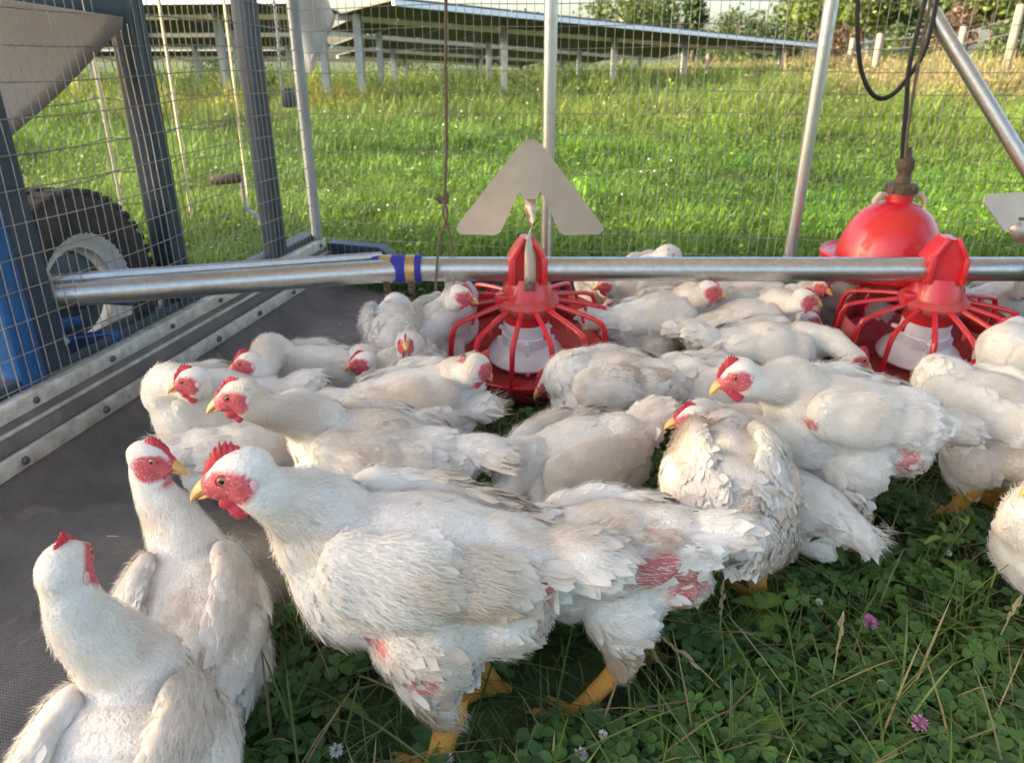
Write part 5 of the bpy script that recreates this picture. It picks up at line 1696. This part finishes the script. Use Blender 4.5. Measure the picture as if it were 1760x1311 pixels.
yl = (rng.random(n) < .45 * smoothstep(.50, .75, pt2) * smoothstep(4.5, 8, Y) * smoothstep(1.5, -1.5, P[:, 0]))
c[yl] = np.array([.46, .42, .04]) * rng.uniform(.7, 1.1, (yl.sum(), 1))
c = c * rng.uniform(.75, 1.2, (n, 1)) * (.62 + .72 * pt)[:, None] * (np.array([1, 1, 1]) + (pt2 - .5)[:, None] * np.array([.5, .12, .2]))
tall = smoothstep(.70, .9, .5 + .5 * vnoise(P * np.array([1, 1, 0]), .55, 61)) * smoothstep(4.5, 7, Y)
H = H * (1 + 1.3 * tall)
lump = .5 + .5 * vnoise(P * np.array([1, 1, 0]), .28, 47)
H = H * (.55 + .9 * lump)
c = c * (.70 + .55 * lump)[:, None]
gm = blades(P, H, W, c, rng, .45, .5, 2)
# broad leaves of weeds and clover among the blades
kk = rng.choice(n, 60000, replace=False)
Pk = P[kk] + np.array([0, 0, 1]) * (H[kk] * rng.uniform(.3, 1.0, len(kk)))[:, None]
sz = (.008 + .0021 * Y[kk]) * rng.uniform(.6, 1.3, len(kk))
A_ = norm(rng.normal(0, 1, (len(kk), 3)) * np.array([1, 1, .35])); B_ = norm(np.cross(A_, rng.normal(0, .4, (len(kk), 3)) + np.array([0, 0, 1])))
VL = np.stack([Pk - A_ * sz[:, None], Pk + B_ * (sz * .55)[:, None], Pk + A_ * sz[:, None], Pk - B_ * (sz * .55)[:, None]], 1).reshape(-1, 3)
gl = (VL, (np.arange(len(kk)) * 4)[:, None] + np.arange(4), None, np.repeat(c[kk] * rng.uniform(.7, 1.15, (len(kk), 1)), 4, 0))
V, Q, T, C = join([gm, gl])
o = mk('meadow', V, Q, T, MATS['grass'], col=C, smooth=False)
tag(o, 'sunlit green meadow grass beyond the wire walls', 'grass', kind='stuff')
# specks of white flowers in the meadow
n = 230
Y = np.exp(rng.uniform(math.log(3.2), math.log(16), n)); X = rng.uniform(-.85, .25, n) * Y
P = np.stack([X, Y, 0 * X], 1); P = P[vnoise(P, .8, 77) > .05]; n = len(P)
P[:, 2] = terrain(P[:, 0], P[:, 1]) + rng.uniform(.06, .16, n) + .10 * smoothstep(5, 9, P[:, 1])
r = .004 + .0008 * P[:, 1]
oc = np.array([(1, 0, 0), (0, 1, 0), (-1, 0, 0), (0, -1, 0), (0, 0, 1), (0, 0, -1)])
V = (P[:, None] + oc[None] * r[:, None, None]).reshape(-1, 3)
ot = np.array([(0, 1, 4), (1, 2, 4), (2, 3, 4), (3, 0, 4), (1, 0, 5), (2, 1, 5), (3, 2, 5), (0, 3, 5)])
T = ((np.arange(n) * 6)[:, None, None] + ot[None]).reshape(-1, 3)
cc = np.tile(np.array([.75, .74, .66]), (n, 1)); pk = rng.random(n) < .08; cc[pk] = (.55, .25, .45)
o = mk('meadow_flowers', V, None, T, MATS['petal'], col=np.repeat(cc, 6, 0))
tag(o, 'white and pink flower specks scattered through the meadow', 'flowers', kind='stuff')

# single plants in the foreground
def flower(px, py, h, r, colr, label, seed, name='clover_flower', grp='clover flowers in the shaded grass'):
    rng = np.random.default_rng(seed)
    top = at(px, py, h)
    root = empty(name, (top.x, top.y, 0)); tag(root, label, 'flower', grp)
    MB().tube([(.01, .005, 0), (.004, .002, h * .5), (0, 0, h)], [.0012, .0011, .0010], 6).build('stem', MATS['leaf'], root, col=np.array([.09, .15, .04]))
    n = 70
    d = norm(rng.normal(0, 1, (n, 3)) * np.array([1, 1, .8]) + np.array([0, 0, .35]))
    b = norm(np.cross(d, rng.normal(0, 1, (n, 3))))
    c0 = np.array([0, 0, h]); w = r * .20
    V = np.stack([c0 + d * r * .25, c0 + d * r * .75 + b * w, c0 + d * r * rng.uniform(.9, 1.2, (n, 1)), c0 + d * r * .75 - b * w], 1).reshape(-1, 3)
    cc = np.array(colr) * rng.uniform(.75, 1.2, (n, 1))
    mk('blossom', V, (np.arange(n) * 4)[:, None] + np.arange(4), None, MATS['petal'], col=np.repeat(cc, 4, 0), parent=root, smooth=False)
PKC = (.62, .22, .46); WHC = (.72, .70, .62)
flower(1495, 1068, .07, .011, PKC, 'pink clover blossom in the middle of the shaded grass', 1)
flower(1580, 1242, .075, .010, PKC, 'pink clover blossom near the bottom right', 2)
for k, (px, py, lab) in enumerate(((578, 1288, 'white clover blossom at the bottom edge left of the yellow leg'), (768, 1302, 'white clover blossom at the bottom edge right of the yellow leg'), (998, 1296, 'white clover blossom at the bottom edge near the centre'),
        (1036, 1262, 'tiny white blossom above the bottom centre clover'), (1258, 1140, 'white blossom right of the walking foot'), (1515, 1175, 'white blossom below the upper pink clover'),
        (1630, 950, 'white blossom beside the chicken at the right edge'), (1408, 1034, 'small white blossom left of the upper pink clover'))):
    flower(px, py, .055, .0085 if k < 3 else .006, WHC, lab, 10 + k)

def leafy(name, label, cat, base, stems, col, seed):
    """stems: list of (tip offset, [(t, azimuth, length, width, rise)])"""
    rng = np.random.default_rng(seed)
    root = empty(name, base); tag(root, label, cat)
    for tip, lv in stems:
        tip = Vector(tip)
        pts = [Vector((0, 0, 0)), tip * .5 + Vector((0, 0, tip.length * .06)), tip]
        if tip.length > .03: MB().tube(pts, [.0022, .0018, .0012], 6).build('stem', MATS['leaf'], root, col=np.array([.10, .13, .05]))
        for t, az, L, w, rise in lv:
            o = pts[0].lerp(tip, t)
            d = Vector((math.cos(R(az)), math.sin(R(az)), 0)); b = Vector((-d.y, d.x, 0))
            V = []; nseg = 7
            for i in range(nseg + 1):
                u = i / nseg
                ww = w * (math.sin(PI * min(1, u ** .8 * .97 + .03)) ** .8) * .5
                c = o + d * (L * u) + Vector((0, 0, L * (rise * u - (rise + .25) * u * u * .8)))
                for v in (-1, 0, 1): V.append((c + b * (ww * v) + Vector((0, 0, .22 * ww * abs(v))))[:])
            Q = []
            for i in range(nseg):
                for v in (0, 1): a = i * 3 + v; Q.append((a, a + 1, a + 4, a + 3))
            cc = np.tile(np.array(col) * rng.uniform(.8, 1.2), (len(V), 1)); cc[1::3] *= 1.25
            mk('leaf', V, Q, None, MATS['leaf'], col=cc, parent=root)
g_ = at(1452, 1010, 0)
leafy('weed_plant', 'upright weed with narrow pointed leaves in front of the crouching chicken', 'weed', g_,
      [((-.035, .0, .11), [(1, 200, .05, .013, .25), (1, 20, .05, .013, .15), (1, 100, .045, .012, .7), (.95, 150, .06, .014, .3), (.95, 340, .055, .013, .4), (.8, 260, .05, .012, .1), (.8, 60, .05, .012, .2), (.5, 190, .04, .01, .3)])], (.055, .12, .035), 3)
leafy('weed_plant', 'light green broad leaved weed below the rump of the soiled chicken', 'weed', at(1300, 1090, 0),
      [((.0, 0, .05), [(1, 30, .055, .030, .5), (1, 150, .045, .026, .4), (.8, 270, .05, .028, .3), (.6, 200, .045, .026, .3), (.7, 330, .05, .028, .3), (1, 80, .04, .022, .8)])], (.13, .22, .045), 4)
leafy('weed_plant', 'light green leafy weed at the bottom edge right of centre', 'weed', at(1285, 1300, 0),
      [((.01, 0, .045), [(1, 20, .05, .022, .5), (1, 140, .045, .020, .5), (.8, 260, .05, .022, .3), (.7, 320, .045, .02, .4), (.9, 80, .04, .018, .8), (.6, 190, .05, .02, .3)])], (.12, .21, .04), 5)
leafy('plantain', 'dark broad plantain leaves at the bottom edge beside the yellow leg', 'weed', at(765, 1308, 0),
      [((0, 0, .012), [(1, 140, .065, .032, .7), (1, 215, .055, .030, .5), (1, 60, .05, .026, .6), (1, 300, .05, .026, .4), (1, 175, .05, .022, .8)])], (.055, .13, .045), 6)
leafy('plantain', 'yellowing long leaf in the grass left of the yellow leg', 'weed', at(560, 1215, 0),
      [((0, 0, .012), [(1, -20, .07, .018, .5), (1, -60, .06, .020, .5), (1, 120, .05, .016, .5), (1, 200, .06, .014, .4)])], (.16, .20, .05), 7)
leafy('weed_plant', 'pale upright weed in the grass below the right standing chicken', 'weed', at(1590, 1000, 0),
      [((.01, .0, .10), [(1, 90, .03, .01, .9), (.9, 200, .04, .012, .4), (.8, 10, .04, .012, .4), (.65, 120, .045, .014, .3), (.5, 300, .05, .016, .3), (.4, 200, .05, .016, .2)]),
       ((.035, -.01, .12), [(1, 60, .03, .006, .9), (1, 120, .025, .006, .9)])], (.13, .19, .045), 8)
leafy('weed_plant', 'bright green grass tuft by the wheel at the base rail', 'weed', lw(s0 + .28, .02, .14),
      [((0, 0, .02), [(1, 10, .14, .02, 1.6), (1, 80, .12, .018, 1.8), (1, 160, .13, .02, 1.5), (1, 250, .12, .018, 1.6)])], (.14, .30, .03), 9)
leafy('weed_plant', 'bright green leaf poking up beside the blue post base', 'weed', lw(s0 + .06, .02, .12),
      [((0, 0, .02), [(1, 20, .12, .03, 1.6), (1, 100, .10, .025, 1.5)])], (.14, .30, .03), 10)
# seed stalks
def stalk(px, py, tip, label, seed):
    rng = np.random.default_rng(seed)
    g = at(px, py, 0); root = empty('grass_stalk', g); tag(root, label, 'grass stalk', 'dry seed stalks in the foreground grass')
    tip = Vector(tip); pts = [Vector((0, 0, 0)), tip * .35 + Vector((0, 0, .02)), tip * .7 + Vector((0, 0, .015)), tip]
    MB().tube(pts, [.0014, .0012, .001, .0006], 5).build('stem', MATS['leaf'], root, col=np.array([.36, .30, .14]))
    m1 = MB()
    for k in range(12):
        t = .55 + .45 * k / 12; i = min(2, int(t * 3)); p = pts[i].lerp(pts[i + 1], t * 3 - i)
        d = (pts[3] - pts[1]).normalized(); sd = Vector((rng.normal(0, 1), rng.normal(0, 1), rng.normal(0, .4))).normalized()
        m1.tube([p, p + d * .005 + sd * .003, p + d * .011 + sd * .003], [.0006, .0018, .0004], 5)
    m1.build('seed_head', MATS['leaf'], root, col=np.array([.42, .34, .18]))
for k, (px, py, tip, lab) in enumerate(((1290, 1260, (-.11, .06, .10), 'long dry seed stalk leaning left across the clover'), (1180, 1235, (-.06, .05, .09), 'shorter dry seed stalk left of the long one'), (1420, 1230, (.02, .05, .12), 'thin dry stalk standing below the upper pink clover'),
        (1690, 1160, (.04, .03, .11), 'dry stalk near the right edge'), (1230, 1160, (.0, .02, .14), 'thin green seed stalk below the bare red flank'), (520, 1140, (.10, -.02, .05), 'dry stalk lying between the mat and the largest chicken'))):
    stalk(px, py, tip, lab, 60 + k)

# straw, chaff and down lying on the rubber mat
rng = np.random.default_rng(303)
n = 260
sS = rng.uniform(.2, 2.9, n); e = rng.random(n) ** .7
V = []; T = []; C = []
for k in range(n):
    w = float(skirt_width(sS[k])); off = .21 + (w - .22) * e[k]
    p = lw(sS[k], .024, -off); a = rng.uniform(0, 6.28); L = rng.uniform(.006, .03); wd = rng.uniform(.0008, .002)
    d = Vector((math.cos(a), math.sin(a), rng.uniform(-.05, .15))); b = Vector((-d.y, d.x, 0))
    i = len(V); V += [(p - b * wd)[:], (p + b * wd)[:], (p + d * L + b * wd * .6)[:], (p + d * L - b * wd * .6)[:]]
    T.append((i, i + 1, i + 2, i + 3)); c = STRAW[rng.integers(0, 3)] if rng.random() < .7 else np.array([.75, .72, .66])
    C += [c] * 4
o = mk('litter', V, T, None, MATS['leaf'], col=np.array(C), smooth=False)
tag(o, 'scattered straw and down on the rubber mat', 'litter', kind='stuff')
